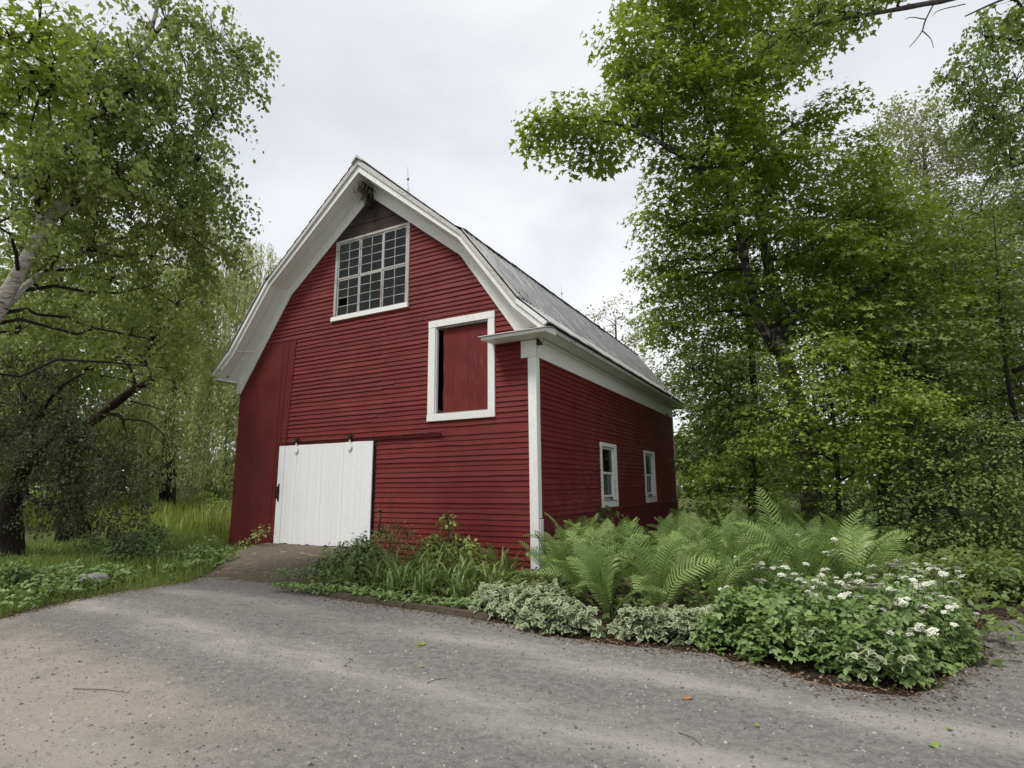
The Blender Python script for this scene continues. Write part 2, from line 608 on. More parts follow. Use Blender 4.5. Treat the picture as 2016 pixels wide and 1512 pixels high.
RED = m_red()
RED_SIDE = m_red('red_barn_paint_worn', .55)
RED_PLANK = m_red('red_plank_paint', .66, (14, 14, 1), .80, (16, 16, .8))
RED_LOFT = m_red('red_loft_paint', .58, (14, 14, 1), .9, (16, 16, 1.2))
RED_METAL = m_plain('red_painted_corrugated_metal', (.105, .014, .016), .55, 0, .25, 5)
WHITE = m_white('white_trim_paint', .62, (7, 7, 1), (.78, .78, .765), .60)
WHITE_H = m_white('white_trim_paint_level', .35, (1, 1, 8))
WHITE_DOOR = m_white('white_door_paint', .48, (14, 14, .8), (.80, .81, .82), .74)
WEATHERED = m_white('weathered_sash_paint', .95, (6, 6, 2), (.40, .385, .37), .45)
RAKE_OLD = m_white('grey_weathered_rake_paint', 1.0, (4, 4, 4), (.50, .49, .47), .52)
BAREWOOD = m_wood('dark_bare_boards', (.012, .008, .007), (.055, .038, .031), (1, 1, 9))
IRON = m_plain('rusty_iron', (.035, .026, .022), .7, .3, .4, 30)
RUST_RED = m_plain('rust_red_track', (.11, .026, .020), .7, .1, .4, 14)
BLACK = m_plain('black_iron', (.012, .012, .014), .5, .2, .2, 20)
ROOF = m_roof_metal()
SHINGLE = m_shingle()
FLASH = m_white('pale_roof_flashing', .6, (3, 3, 3), (.52, .52, .51), .60)
GLASS = m_glass()
PALE_SHEET = m_plain('pale_blue_grey_sheet', (.42, .47, .50), .9, 0, .1, 6)
INSIDE = m_wood('dark_inside_boards', (.03, .022, .017), (.075, .058, .045), (3, 3, 3))
GALV = m_plain('grey_rod_metal', (.40, .41, .42), .5, .4, .2, 20)
DRIVE = m_drive()
SOIL = m_soil('dark_leaf_litter_soil', (.018, .013, .009), (.050, .036, .025), (.115, .082, .055))
TURF = m_soil('grassy_ground', (.040, .052, .016), (.080, .100, .028), (.130, .150, .048))
RAMP = m_ramp()
STONE = m_plain('grey_field_stone', (.22, .215, .20), .9, 0, .3, 9)
TIMBER = m_wood('mossy_edging_timber', (.045, .036, .022), (.125, .105, .072), (2, 9, 2))
PEBBLES = m_leaf('pebble_grey', ((.06, .057, .056), (.20, .19, .182), (.42, .40, .375)), (.1, .1, .1), .0, .9, .2)

MAPLE = m_leaf('maple_leaf', ((.044, .072, .014), (.095, .144, .022), (.180, .232, .036)), (.36, .47, .02), .44)
MAPLE_B = m_leaf('young_maple_leaf', ((.066, .102, .017), (.128, .180, .028), (.215, .264, .046)), (.38, .48, .02), .42)
MAPLE_DK = m_leaf('dull_maple_leaf', ((.052, .084, .022), (.098, .142, .036), (.168, .216, .058)), (.27, .36, .03), .44)  # duller, less yellow maple green
BIRCH = m_leaf('birch_leaf', ((.056, .080, .021), (.120, .158, .040), (.215, .255, .076)), (.36, .44, .06), .44)
WILLOW = m_leaf('willow_leaf', ((.15, .168, .062), (.24, .258, .100), (.33, .345, .155)), (.42, .46, .15), .50)
APPLE = m_leaf('crab_apple_leaf', ((.030, .036, .018), (.058, .066, .032), (.105, .110, .060)), (.14, .16, .04), .32, .65, .10)
PALE = m_leaf('pale_far_leaf', ((0.104, 0.124, 0.056), (0.152, 0.172, 0.08), (0.208, 0.22, 0.116)), (0.36, 0.4, 0.13), .50)  # pale leaf green; on far left trees haze is put into this colour
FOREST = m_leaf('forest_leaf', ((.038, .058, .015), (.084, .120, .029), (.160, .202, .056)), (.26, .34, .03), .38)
HONEY = m_leaf('honeysuckle_leaf', ((.048, .072, .021), (.088, .124, .035), (.150, .186, .058)), (.22, .28, .05), .38, .65, .12)
FERN = m_leaf('fern_leaf', ((.052, .092, .024), (.105, .164, .044), (.200, .262, .085)), (.25, .37, .08), .34, .55, .2, .7)
HERB = m_leaf('herb_leaf', ((0.07, 0.119, 0.039), (0.119, 0.179, 0.056), (0.189, 0.252, 0.087)), (0.223, 0.31, 0.05), .34)
GRASS = m_leaf('grass_blade', ((0.088, 0.125, 0.03), (0.144, 0.19, 0.045), (0.213, 0.256, 0.075)), (0.253, 0.322, 0.046), .38)
MEADOW = m_leaf('meadow_blade', ((.085, .120, .022), (.165, .205, .040), (.270, .305, .085)), (.28, .35, .04), .42)
LILY = m_leaf('daylily_blade', ((.065, .105, .032), (.115, .165, .046), (.185, .235, .078)), (.20, .27, .045), .30, .4, .3, .5)
CREAM = m_leaf('cream_leaf_margin', ((0.216, 0.245, 0.144), (0.302, 0.331, 0.209), (0.396, 0.418, 0.288)), (0.4, 0.45, 0.25), .25)
VARI = m_leaf('variegated_leaf_centre', ((.050, .085, .030), (.085, .125, .048), (.130, .170, .075)), (.15, .2, .04), .25)
YELLOWGREEN = m_leaf('azalea_leaf', ((.15, .19, .05), (.22, .26, .075), (.30, .33, .11)), (.30, .36, .06), .35)
UMBEL = m_leaf('white_umbel_floret', ((.46, .49, .34), (.62, .63, .52), (.72, .72, .64)), (.4, .42, .3), .12)
STEM = m_plain('green_stem', (.075, .105, .03), .7, 0, .3, 8)
STEM_RED = m_plain('brown_stem', (.085, .055, .035), .8, 0, .3, 8)
BARK = m_bark('maple_bark', (.022, .018, .015), (.075, .064, .054), patch=(.30, .30, .275))
BARK_DK = m_bark('dark_bark', (.012, .010, .009), (.045, .037, .031))
BARK_RED = m_bark('ruddy_limb_bark', (.020, .012, .009), (.075, .045, .032))
BARK_BIRCH = m_birch()
BARK_GREY = m_bark('grey_twig_bark', (.05, .046, .042), (.13, .12, .11))
DRYLEAF = m_plain('dry_russet_leaf', (.30, .14, .075), .8, 0, .25, 30)
GREENLEAF = m_leaf('dropped_green_leaf', ((.10, .15, .03), (.16, .22, .04), (.22, .28, .06)), (.2, .25, .03), .2)
LITTER = m_leaf('brown_leaf_litter', ((.05, .035, .022), (.13, .085, .05), (.26, .19, .12)), (.1, .08, .05), .05, .9, .15)
STRAW = m_plain('frayed_straw', (.10, .085, .065), .95, 0, .5, 20)
RUSTY_FEEDER = m_plain('rusty_brown_feeder', (.105, .045, .032), .75, .1, .35, 25)

# ------------------------------------------------------------------ the ground
def smst(a, b, x):
    q = np.clip((x - a) / (b - a), 0, 1)
    return q * q * (3 - 2 * q)


def gh(x, y):
    """height of the ground away from the drive and the bed"""
    x = np.asarray(x, float); y = np.asarray(y, float)
    return 0.16 * smst(-5.5, -8.5, x) + 0.5 * smst(-16, -40, x) + 0.03 * np.sin(x * 1.3) * np.sin(y * 1.1) * smst(-5.2, -7, x)


DRIVE_EDGE = [(-4.64, -6.05), (-4.95, -5.5), (-5.22, -4.9), (-5.30, -4.2), (-5.15, -3.5), (-5.45, -2.9), (-5.2, -2.45), (-3.3, -2.45), (-3.02, -2.97), (-2.2, -3.12),
              (-1.32, -3.27), (-.3, -3.33), (.67, -3.38), (1.5, -3.6), (2.32, -3.81), (2.9, -3.72), (3.56, -3.72), (4.1, -4.0),
              (4.59, -4.22), (5.08, -4.18), (5.40, -3.60), (5.60, -3.1), (5.85, -2.5), (6.02, -1.6), (6.15, -1.0), (6.6, -.55),
              (8, .1), (12, 1.2), (20, 2.5), (45, 4), (45, -45), (-45, -45), (-22, -22), (-9, -11.5), (-5.6, -8.2), (-4.75, -6.9)]


def jitter_loop(pts, step=.16, amp=.05, limit=14):
    out = []
    for (a, b) in zip(pts, pts[1:] + pts[:1]):
        a = np.array(a, float); b = np.array(b, float)
        L = np.linalg.norm(b - a)
        k = max(1, int(L / step)) if L < limit and np.linalg.norm(a) < 14 else 1
        for i in range(k):
            q = a + (b - a) * i / k
            out.append(q + (RNG.normal(0, amp, 2) if k > 1 else 0))
    return np.array(out)


def poly_sheet(name, loop, z, m, kind='structure'):
    from mathutils.geometry import tessellate_polygon
    v = [Vector((p[0], p[1], 0)) for p in loop]
    t = tessellate_polygon([v])
    me = bpy.data.meshes.new(name)
    me.from_pydata([(p[0], p[1], z) for p in loop], [], t)
    me.materials.append(m)
    me.update()
    # faces upwards
    import bmesh
    bm = bmesh.new(); bm.from_mesh(me)
    for f in bm.faces:
        if f.normal.z < 0:
            f.normal_flip()
    bm.to_mesh(me); bm.free()
    return tag(link_mesh(name, me), kind=kind)


# one large sheet to the horizon, finer near the barn
gx = np.unique(np.concatenate([np.linspace(-160, -30, 14), np.linspace(-30, 14, 89), np.linspace(14, 160, 14)]))
gy = np.unique(np.concatenate([np.linspace(-120, -12, 10), np.linspace(-12, 32, 89), np.linspace(32, 200, 14)]))
GX, GY = np.meshgrid(gx, gy, indexing='ij')
GZ = gh(GX, GY) - 0.004
nv_ = np.stack([GX, GY, GZ], -1).reshape(-1, 3)
ii = np.arange(len(gx) - 1)[:, None] * len(gy) + np.arange(len(gy) - 1)[None]
ii = ii.ravel()
tri = np.concatenate([np.stack([ii, ii + len(gy), ii + len(gy) + 1], 1), np.stack([ii, ii + len(gy) + 1, ii + 1], 1)])
tag(link_mesh('ground', fast_mesh('ground', nv_, tri, TURF, smooth=True)), kind='structure')
drive_loop = jitter_loop(DRIVE_EDGE)
poly_sheet('driveway', drive_loop, 0.010, DRIVE)

# earth bed in front of and beside the barn
BED = [(-3.35, -.02), (-3.3, -2.3), (-3.05, -2.85), (-2.2, -3.0), (-1.32, -3.15), (-.3, -3.22), (.67, -3.26), (1.5, -3.5), (2.32, -3.75), (2.9, -3.64), (3.56, -3.62),
       (4.1, -3.85), (4.59, -4.1), (5.05, -4.05), (5.3, -3.5), (5.55, -2.9), (5.75, -2.4), (5.92, -1.6), (6.1, -.9), (6.6, -.3), (8, .5), (12, 2), (12, 14), (.06, 14), (.06, -.02)]
poly_sheet('planting_bed', [(x_, y_ - (.22 if y_ < -.5 else 0)) for x_, y_ in jitter_loop(BED, .2, .03)], 0.005, SOIL)

# earth ramp up to the sliding door
RX = np.linspace(-8.0, -2.7, 37)
RY = np.linspace(-3.3, -0.10, 29)
XX, YY = np.meshgrid(RX, RY, indexing='ij')
lw = np.interp(YY, [-3.3, -2.4, -1.2, -.1], [-4.9, -5.6, -6.9, -7.35])      # left foot of the ramp
rise = smst(-3.0, -.45, YY) * .30
side = smst(0, 1, (XX - (lw - .55)) / .75) * (1 - smst(-3.75, -2.75, XX))
ZZ = rise * side + .006 + RNG.normal(0, .009, XX.shape) - .06 * (1 - smst(-3.3, -2.9, YY))
ZZ = np.where(side < .02, -.03, ZZ)
vv = np.stack([XX, YY, ZZ], -1).reshape(-1, 3)
jj = (np.arange(36)[:, None] * 29 + np.arange(28)[None]).ravel()
tri = np.concatenate([np.stack([jj, jj + 29, jj + 30], 1), np.stack([jj, jj + 30, jj + 1], 1)])
tag(link_mesh('ramp', fast_mesh('ramp', vv, tri, RAMP, smooth=True)), kind='structure')

# ------------------------------------------------------------------ the barn
XC, W, L = -4.35, 8.70, 12.0
EXPO = 0.104
barn = empty('barn', (XC, 0, 0))
tag(barn, 'red clapboard barn with gambrel roof, white trim and white sliding door', 'barn')


def rebase(o, par):
    """part built in world coordinates: keep it there under its parent"""
    return o


def bpart(mb, name, mats, parent=None, smooth=False, **kw):
    par = parent or barn
    o = mb.build(name, mats, None, smooth, **kw)
    o.parent = par
    o.matrix_parent_inverse = world_inv(par)
    return o


def world_inv(par):
    m = Matrix.Identity(4)
    chain = []
    q = par
    while q:
        chain.append(q); q = q.parent
    for q in reversed(chain):
        base = Matrix.LocRotScale(q.location, q.rotation_euler, q.scale)
        m = m @ q.matrix_parent_inverse @ base
    return m.inverted()


def uz(z, prof):
    """half width of the gable profile at height z"""
    us = [p[0] for p in prof][::-1]; zs = [p[1] for p in prof][::-1]
    return float(np.interp(-z, [-q for q in zs][::-1], us[::-1]))


ROOF_TOP = [(0, 9.35), (2.97, 6.80), (4.25, 5.12), (4.88, 4.57)]
FAS_BOT = [(0, 9.00), (2.86, 6.66), (4.13, 4.97), (4.70, 4.46)]
SOF_W = [(0, 8.90), (2.74, 6.66), (3.98, 5.05), (4.50, 4.40)]
FRZ_LO = [(0, 8.58), (2.61, 6.52), (3.86, 4.74), (4.34, 4.05)]
FRZ_HI = [(0, 8.905), (2.745, 6.665), (3.985, 5.055), (4.505, 4.405)]


def sx(s, u):
    return XC + s * u


# backing walls with real openings (rectangles butted together)
def rects_minus(x0, x1, z0, z1, holes):
    xs = sorted(set([x0, x1] + [h[0] for h in holes] + [h[1] for h in holes]))
    zs = sorted(set([z0, z1] + [h[2] for h in holes] + [h[3] for h in holes]))
    for a, b in zip(xs, xs[1:]):
        for c, d in zip(zs, zs[1:]):
            mx, mz = (a + b) / 2, (c + d) / 2
            if not any(h[0] < mx < h[1] and h[2] < mz < h[3] for h in holes):
                yield a, b, c, d


LOFT = (-2.36, -1.04, 3.09, 4.98)
GWIN = (-5.40, -3.18, 5.68, 7.60)
SWIN = [(3.64, 4.66, 1.20, 2.54), (7.67, 8.69, 1.20, 2.54)]
front = MB()
for a, b, c, d in rects_minus(-8.70, 0.0, .02, 4.30, [(LOFT[0], LOFT[1], LOFT[2], 4.30)]):
    front.box((a, .0, c), (b, .06, d))
zz = [4.30, LOFT[3], 5.3, GWIN[2], 6.1, 6.6, 7.1, GWIN[3], 8.1, 8.7]
for c, d in zip(zz, zz[1:]):
    u0, u1 = uz(c, SOF_W), uz(d, SOF_W)
    segs = [(-u0, u0, -u1, u1)]
    hole = LOFT if d <= LOFT[3] else (GWIN if GWIN[2] <= c < GWIN[3] else None)
    if hole:
        h0, h1 = hole[0] - XC, hole[1] - XC
        segs = [(-u0, h0, -u1, h0), (h1, u0, h1, u1)]
    for a0, b0, a1, b1 in segs:
        front.hexa([(XC + a0, 0, c), (XC + b0, 0, c), (XC + b0, .06, c), (XC + a0, .06, c),
                    (XC + a1, 0, d), (XC + b1, 0, d), (XC + b1, .06, d), (XC + a1, .06, d)])
front_wall = bpart(front, 'front_wall', INSIDE)
side = MB()
for a, b, c, d in rects_minus(.06, L, .02, 4.42, [(h[0], h[1], h[2], h[3]) for h in SWIN]):
    side.box((-.06, a, c), (-.001, b, d))
side_wall = bpart(side, 'side_wall', INSIDE)
bk = MB(); bk.box((-8.64, L - .06, 0), (-.06, L, 4.4))
for c, d in zip([4.4, 5.1, 6.66, 8.7], [5.1, 6.66, 8.7, 9.2]):
    u0, u1 = uz(c, ROOF_TOP) - .12, max(.02, uz(d, ROOF_TOP) - .12)
    bk.hexa([(XC - u0, L - .06, c), (XC + u0, L - .06, c), (XC + u0, L, c), (XC - u0, L, c),
             (XC - u1, L - .06, d), (XC + u1, L - .06, d), (XC + u1, L, d), (XC - u1, L, d)])
bpart(bk, 'rear_wall', RED)
lf = MB(); lf.box((-8.70, .061, .0), (-8.64, L, 4.42)); bpart(lf, 'left_wall', RED)
fl = MB(); fl.box((-8.63, .065, .30), (-.065, L - .07, .36)); fl.box((-8.63, .065, 2.78), (-.065, L - .07, 2.84)); bpart(fl, 'inside_floor', INSIDE)


# clapboards: each board its own wedge, thick edge down, lapped over the one below
def clapboard(axis, a, b, z, parent, m, out, expo=EXPO, chip=0.0):
    """axis 'x': board on the front (out = -1 faces -y); 'y': board on the side wall (faces +x)"""
    mb = MB()
    n = max(2, int(abs(b - a) / .45))
    ts = np.linspace(a, b, n + 1)
    dz0 = random.gauss(0, .0025); sk = random.gauss(0, .003)
    th = .024 + random.random() * .013
    V = []
    for i, q in enumerate(ts):
        wv = dz0 + sk * (i / n - .5) + random.gauss(0, .0024)
        if chip and random.random() < chip:
            wv += random.uniform(.004, .016)
        prof = [(th, z + wv), (.005, z + expo + .012 + wv * .5), (.001, z + expo + .012 + wv * .5), (.001, z + wv)]
        for (o_, zz_) in prof:
            V.append((q, -o_, zz_) if axis == 'x' else (o_, q, zz_))
    F = []
    for i in range(n):
        for k in range(4):
            k2 = (k + 1) % 4
            F.append((i * 4 + k, i * 4 + k2, (i + 1) * 4 + k2, (i + 1) * 4 + k))
    F += [(0, 1, 2, 3), (n * 4 + 3, n * 4 + 2, n * 4 + 1, n * 4)]
    mb.add(V, F)
    return bpart(mb, 'clapboard', m, parent)


def cut_lengths(a, b, lo=2.2, hi=4.2):
    out = [a]
    while b - out[-1] > hi:
        out.append(out[-1] + random.uniform(lo, hi))
    if b - out[-1] < .5 and len(out) > 1:
        out[-1] -= .8
    return list(zip(out, out[1:] + [b]))


PANEL_R = lambda z: -6.98 + (z - 2.63) * .108       # right edge of the plain red plank panel
z = .03
row = 0
while z < 7.62:
    spans = []
    zm = z + .05
    ul = uz(zm, FRZ_LO) + .10
    left = max(-8.66, XC - ul); right = min(-.155, XC + ul)
    if zm < 2.60:
        left = -3.93
    elif zm < 5.30:
        left = PANEL_R(zm)
    spans = [(left, right)]
    if LOFT[2] - .10 < zm < LOFT[3] + .12:
        spans = [(left, -2.50), (-.93, right)]
    if GWIN[2] - .02 < zm < GWIN[3] + .02:
        spans = [(left, -5.43), (-3.15, right)]
    expo = EXPO
    if 2.60 < zm < 2.70:                       # the wide board over the track
        expo = .19
    for a, b in spans:
        if b - a < .12:
            continue
        for (p, q) in cut_lengths(a, b):
            clapboard('x', p + .0025, q - .0025, z, front_wall, RED, -1, expo, .14)
    z += expo
    row += 1
z = 1.005
while z < 4.04:
    spans = [(.13, L - .12)]
    for w in SWIN:
        if w[2] - .14 < z + .05 < w[3] + .10:
            spans = [s2 for s in spans for s2 in ((s[0], min(s[1], w[0] - .10)), (max(s[0], w[1] + .10), s[1])) if s2[1] - s2[0] > .1]
    for a, b in spans:
        for (p, q) in cut_lengths(a, b, 2.8, 4.6):
            clapboard('y', p + .0015, q - .0015, z, side_wall, RED_SIDE, 1, EXPO, .08)
    z += EXPO

# plain vertical planks on the left of the front
pw = .222
x = -8.70
while x < -6.75:
    x1 = x + pw
    top = min(5.30, 9.9)
    ztl, ztr = [min(5.30, float(np.interp(-(q - XC), [2.61, 3.86, 4.34], [6.52, 4.74, 4.05])) + .14) for q in (x + .004, min(x1, -6.70) - .004)]
    zb = .10
    mb = MB()
    y0 = -.020 - random.random() * .004
    xr_t, xr_b = min(x1 - .003, PANEL_R(ztr)), min(x1 - .003, PANEL_R(zb + .1))
    if zb < 2.6 and x1 > -6.98:
        pass
    if xr_b - x < .02:
        zb2 = 2.63 + ((x + .03) - (-6.98)) / .108
        mb.hexa([(x, y0, zb2), (x + .03, y0, zb2), (x + .03, -.002, zb2), (x, -.002, zb2),
                 (x, y0, ztl), (xr_t, y0, ztr), (xr_t, -.002, ztr), (x, -.002, ztl)])
    else:
        mb.hexa([(x, y0, zb), (xr_b, y0, zb), (xr_b, -.002, zb), (x, -.002, zb),
                 (x, y0, ztl), (xr_t, y0, ztr), (xr_t, -.002, ztr), (x, -.002, ztl)])
    bpart(mb, 'wall_plank', RED_PLANK, front_wall)
    x = x1
mb = MB(); mb.hexa([(-7.4, -.014, .36), (-6.96, -.014, .36), (-6.96, -.002, .36), (-7.4, -.002, .36), (-7.3, -.014, 5.29), (-6.70, -.014, 5.29), (-6.70, -.002, 5.29), (-7.3, -.002, 5.29)]); bpart(mb, 'plank_backing', RED_PLANK, front_wall)
mb = MB()                                             # low sill board under the planks
mb.bbox((-8.71, -.034, .08), (-7.02, -.025, .34), .004); bpart(mb, 'sill_board', RED_PLANK, front_wall)
mb = MB()
mb.hexa([(-7.03, -.036, .36), (-6.95, -.036, .36), (-6.95, -.026, .36), (-7.03, -.026, .36),
         (PANEL_R(5.3) - .05, -.036, 5.3), (PANEL_R(5.3) + .02, -.036, 5.3), (PANEL_R(5.3) + .02, -.026, 5.3), (PANEL_R(5.3) - .05, -.026, 5.3)])
bpart(mb, 'batten', RED_PLANK, front_wall)

# bare dark boards above the gable window
for za, zb in ((7.66, 7.93), (7.94, 8.24), (8.25, 8.60)):
    ua, ub = uz(za, FRZ_LO) + .12, uz(zb, FRZ_LO) + .12
    mb = MB()
    mb.hexa([(XC - ua, -.022, za), (XC + ua, -.022, za), (XC + ua, -.002, za), (XC - ua, -.002, za),
             (XC - ub, -.014, zb), (XC + ub, -.014, zb), (XC + ub, -.002, zb), (XC - ub, -.002, zb)])
    bpart(mb, 'bare_board', BAREWOOD, front_wall)

# rake: frieze on the wall, soffit, fascia, roof edge; both sides
roof = empty('roof', (0, 0, 0)); roof.parent = barn; roof.location = (-XC, 0, 0)


def strip(PA, PB, s, y0, y1):
    mb = MB()
    for j in range(len(PA) - 1):
        a0, a1, b0, b1 = PA[j], PA[j + 1], PB[j], PB[j + 1]
        mb.hexa([(sx(s, a0[0]), y0, a0[1]), (sx(s, a1[0]), y0, a1[1]), (sx(s, a1[0]), y1, a1[1]), (sx(s, a0[0]), y1, a0[1]),
                 (sx(s, b0[0]), y0, b0[1]), (sx(s, b1[0]), y0, b1[1]), (sx(s, b1[0]), y1, b1[1]), (sx(s, b0[0]), y1, b0[1])])
    return mb


def lerp(p, q, t):
    return tuple(a + (b - a) * t for a, b in zip(p, q))


for s in (-1, 1):
    for j in range(3):
        PA, PB = FRZ_LO[j:j + 2], FRZ_HI[j:j + 2]
        if s == 1 and j == 2:
            PA = [PA[0], lerp(PA[0], PA[1], .36)]; PB = [PB[0], lerp(PB[0], PB[1], .60)]
        bpart(strip(PA, PB, s, -.048, -.026), 'rake_frieze', WHITE, roof)
    # soffit boards: two long lanes on each slope
    for j in range(3):
        A0, A1, B0, B1 = SOF_W[j], SOF_W[j + 1], FAS_BOT[j], FAS_BOT[j + 1]
        for k, (ta, tb) in enumerate(((0.0, .60), (.615, 1.0))):
            mb = MB()
            ya, yb = -.0 - .47 * ta, -.47 * tb
            p = [lerp(A0, B0, ta), lerp(A1, B1, ta), lerp(A1, B1, tb), lerp(A0, B0, tb)]
            dz = .010 * k
            mb.hexa([(sx(s, p[0][0]), ya, p[0][1] + dz), (sx(s, p[1][0]), ya, p[1][1] + dz), (sx(s, p[2][0]), yb, p[2][1] + dz), (sx(s, p[3][0]), yb, p[3][1] + dz),
                     (sx(s, p[0][0]), ya, p[0][1] + .03), (sx(s, p[1][0]), ya, p[1][1] + .03), (sx(s, p[2][0]), yb, p[2][1] + .03), (sx(s, p[3][0]), yb, p[3][1] + .03)])
            bpart(mb, 'soffit_board', WHITE, roof)
    MIDF = [lerp(a, b, .52) for a, b in zip(FAS_BOT, ROOF_TOP)]
    TOPF = [lerp(a, b, .93) for a, b in zip(FAS_BOT, ROOF_TOP)]
    for j in range(3):
        bpart(strip(FAS_BOT[j:j + 2], TOPF[j:j + 2], s, -.505, -.472), 'rake_fascia', WHITE, roof)
        bpart(strip(MIDF[j:j + 2], TOPF[j:j + 2], s, -.548, -.507), 'rake_moulding', RAKE_OLD if j == 0 or (s == 1 and j == 1) else WHITE, roof)
    # lower end of the rake box
    if s == 1:
        continue
    mb = MB()
    e0, e1 = SOF_W[3], FAS_BOT[3]
    mb.hexa([(sx(s, e0[0] - .02), -.02, 4.36), (sx(s, ROOF_TOP[3][0] - .08), -.02, 4.36), (sx(s, ROOF_TOP[3][0] - .08), -.50, 4.40), (sx(s, e0[0] + .12), -.50, 4.40),
             (sx(s, e0[0] - .02), -.02, 4.40), (sx(s, ROOF_TOP[3][0] - .05), -.02, 4.50), (sx(s, ROOF_TOP[3][0] - .05), -.50, 4.50), (sx(s, e0[0] + .12), -.50, 4.44)])
    bpart(mb, 'rake_end_board', WHITE, roof)
# a joint strip across the left soffit and a short corner bracket, as on the old box
mb = MB(); mb.box((-8.80, -.075, 4.08), (-8.64, -.050, 4.52)); bpart(mb, 'rake_bracket', WHITE, roof)
a_, b_ = lerp(SOF_W[1], SOF_W[2], .92), lerp(FAS_BOT[1], FAS_BOT[2], .92)
mb = MB(); mb.tube([(sx(-1, a_[0]) - .0, -.03, a_[1] - .012), (sx(-1, b_[0]), -.465, b_[1] - .012)], .014, 5); bpart(mb, 'joint_strip', WHITE, roof)

# roof decks and coverings
Y0, Y1 = -.56, L + .45


def slope_pts(s, j, off):
    p, q = np.array(ROOF_TOP[j]), np.array(ROOF_TOP[j + 1])
    d = (q - p) / np.linalg.norm(q - p)
    nn = np.array([-d[1], d[0]]) * 1.0
    if nn[1] < 0: nn = -nn
    return p + nn * off, q + nn * off


for s in (-1, 1):
    for j in range(3):
        p, q = slope_pts(s, j, -.018)
        p2, q2 = slope_pts(s, j, -.05)
        mb = MB()
        mb.hexa([(sx(s, p2[0]), Y0 + .07, p2[1]), (sx(s, q2[0]), Y0 + .07, q2[1]), (sx(s, q2[0]), Y1 - .03, q2[1]), (sx(s, p2[0]), Y1 - .03, p2[1]),
                 (sx(s, p[0]), Y0 + .07, p[1]), (sx(s, q[0]), Y0 + .07, q[1]), (sx(s, q[0]), Y1 - .03, q[1]), (sx(s, p[0]), Y1 - .03, p[1])])
        bpart(mb, 'roof_deck', INSIDE, roof)
    # upper slope: dark old roofing in courses, its lower edge ragged over the break
    p, q = slope_pts(s, 0, .0)
    for k in range(12):
        ta, tb = k / 12, (k + 1) / 12 + .012
        a, b = lerp(p, q, ta), lerp(p, q, tb)
        mb = MB()
        ys = np.linspace(Y0, Y1, 53)
        V, F = [], []
        for i, yy in enumerate(ys):
            jz = random.gauss(0, .004) + .008
            jb = random.uniform(0, .03) if k == 11 else 0
            b2 = lerp(p, q, tb + jb * .3)
            th_ = .03 if k == 11 else .012
            if k == 11:
                b2 = lerp(p, q, 1.032 + random.uniform(-.006, .010)); jz += .055 + random.uniform(0, .022)
            V += [(sx(s, a[0]), yy, a[1] - .012), (sx(s, b2[0]), yy, b2[1] + .012 + jz), (sx(s, b2[0]), yy, b2[1] - th_ + jz * .3)]
        for i in range(52):
            F += [(i * 3, i * 3 + 1, i * 3 + 4, i * 3 + 3), (i * 3 + 1, i * 3 + 2, i * 3 + 5, i * 3 + 4)]
        mb.add(V, F)
        bpart(mb, 'shingle_course', SHINGLE, roof)

# corrugated sheets on the steep lower slopes
NS = 18
sw = (Y1 - Y0) / NS
p, q = slope_pts(1, 1, .004)
Ls = float(np.linalg.norm(q - p)) + .03
mb = MB()
V, F = [], []
ribs = 4
prof = []
for i in range(ribs):
    for fr_, hh in ((0, 0), (.40, 0), (.46, .045), (.62, .045), (.68, 0)):
        prof.append(((i + fr_) / ribs, hh))
prof.append((1.0, .003))
npt = len(prof)
for r_i in range(3):
    for (fr_, hh) in prof:
        V.append((Ls * r_i / 2, fr_ * (sw + .004), hh))
for r_i in range(2):
    for i in range(npt - 1):
        F.append((r_i * npt + i, r_i * npt + i + 1, (r_i + 1) * npt + i + 1, (r_i + 1) * npt + i))
mb.add(V, F)
sheet_me = mb.mesh('roof_sheet', ROOF, smooth=False, fix=False)
for s in (-1, 1):
    p, q = slope_pts(s, 1, .004)
    ang = math.atan2(q[1] - p[1], q[0] - p[0])
    for k in range(NS):
        o = link_mesh('roof_sheet', sheet_me, roof)
        o.matrix_parent_inverse = Matrix.Identity(4)
        yy = Y0 + k * sw
        jit = random.gauss(0, .006)
        if s == 1:
            o.location = (sx(1, p[0]) + jit, yy, p[1] + random.gauss(0, .002) + .004)
            o.rotation_euler = (0, -ang + random.gauss(0, .002), 0)
        else:
            o.location = (sx(-1, p[0]), yy + sw, p[1] + .004)
            o.rotation_euler = (0, -ang, math.pi)
# flat pale flashing on the flared eave, in lengths with a slightly ragged upper edge
for s in (-1, 1):
    p, q = slope_pts(s, 2, .012)
    ys = np.linspace(Y0, Y1, 6)
    for y0, y1 in zip(ys, ys[1:]):
        n = 12
        V, F = [], []
        for i in range(n + 1):
            yy = y0 + (y1 - y0) * i / n - (.002 if i == n else 0)
            up = lerp(p, q, -.16 + random.uniform(-.05, .05))
            sag = random.gauss(0, .006)
            V += [(sx(s, up[0]), yy, up[1] + .022), (sx(s, p[0]), yy, p[1] + .014 + sag), (sx(s, q[0]), yy, q[1] + sag), (sx(s, q[0]), yy, q[1] - .025 + sag)]
        for i in range(n):
            for k in range(3):
                F.append((i * 4 + k, i * 4 + k + 1, i * 4 + 5 + k, i * 4 + 4 + k))
        mb = MB(); mb.add(V, F)
        bpart(mb, 'eave_flashing', FLASH, roof)
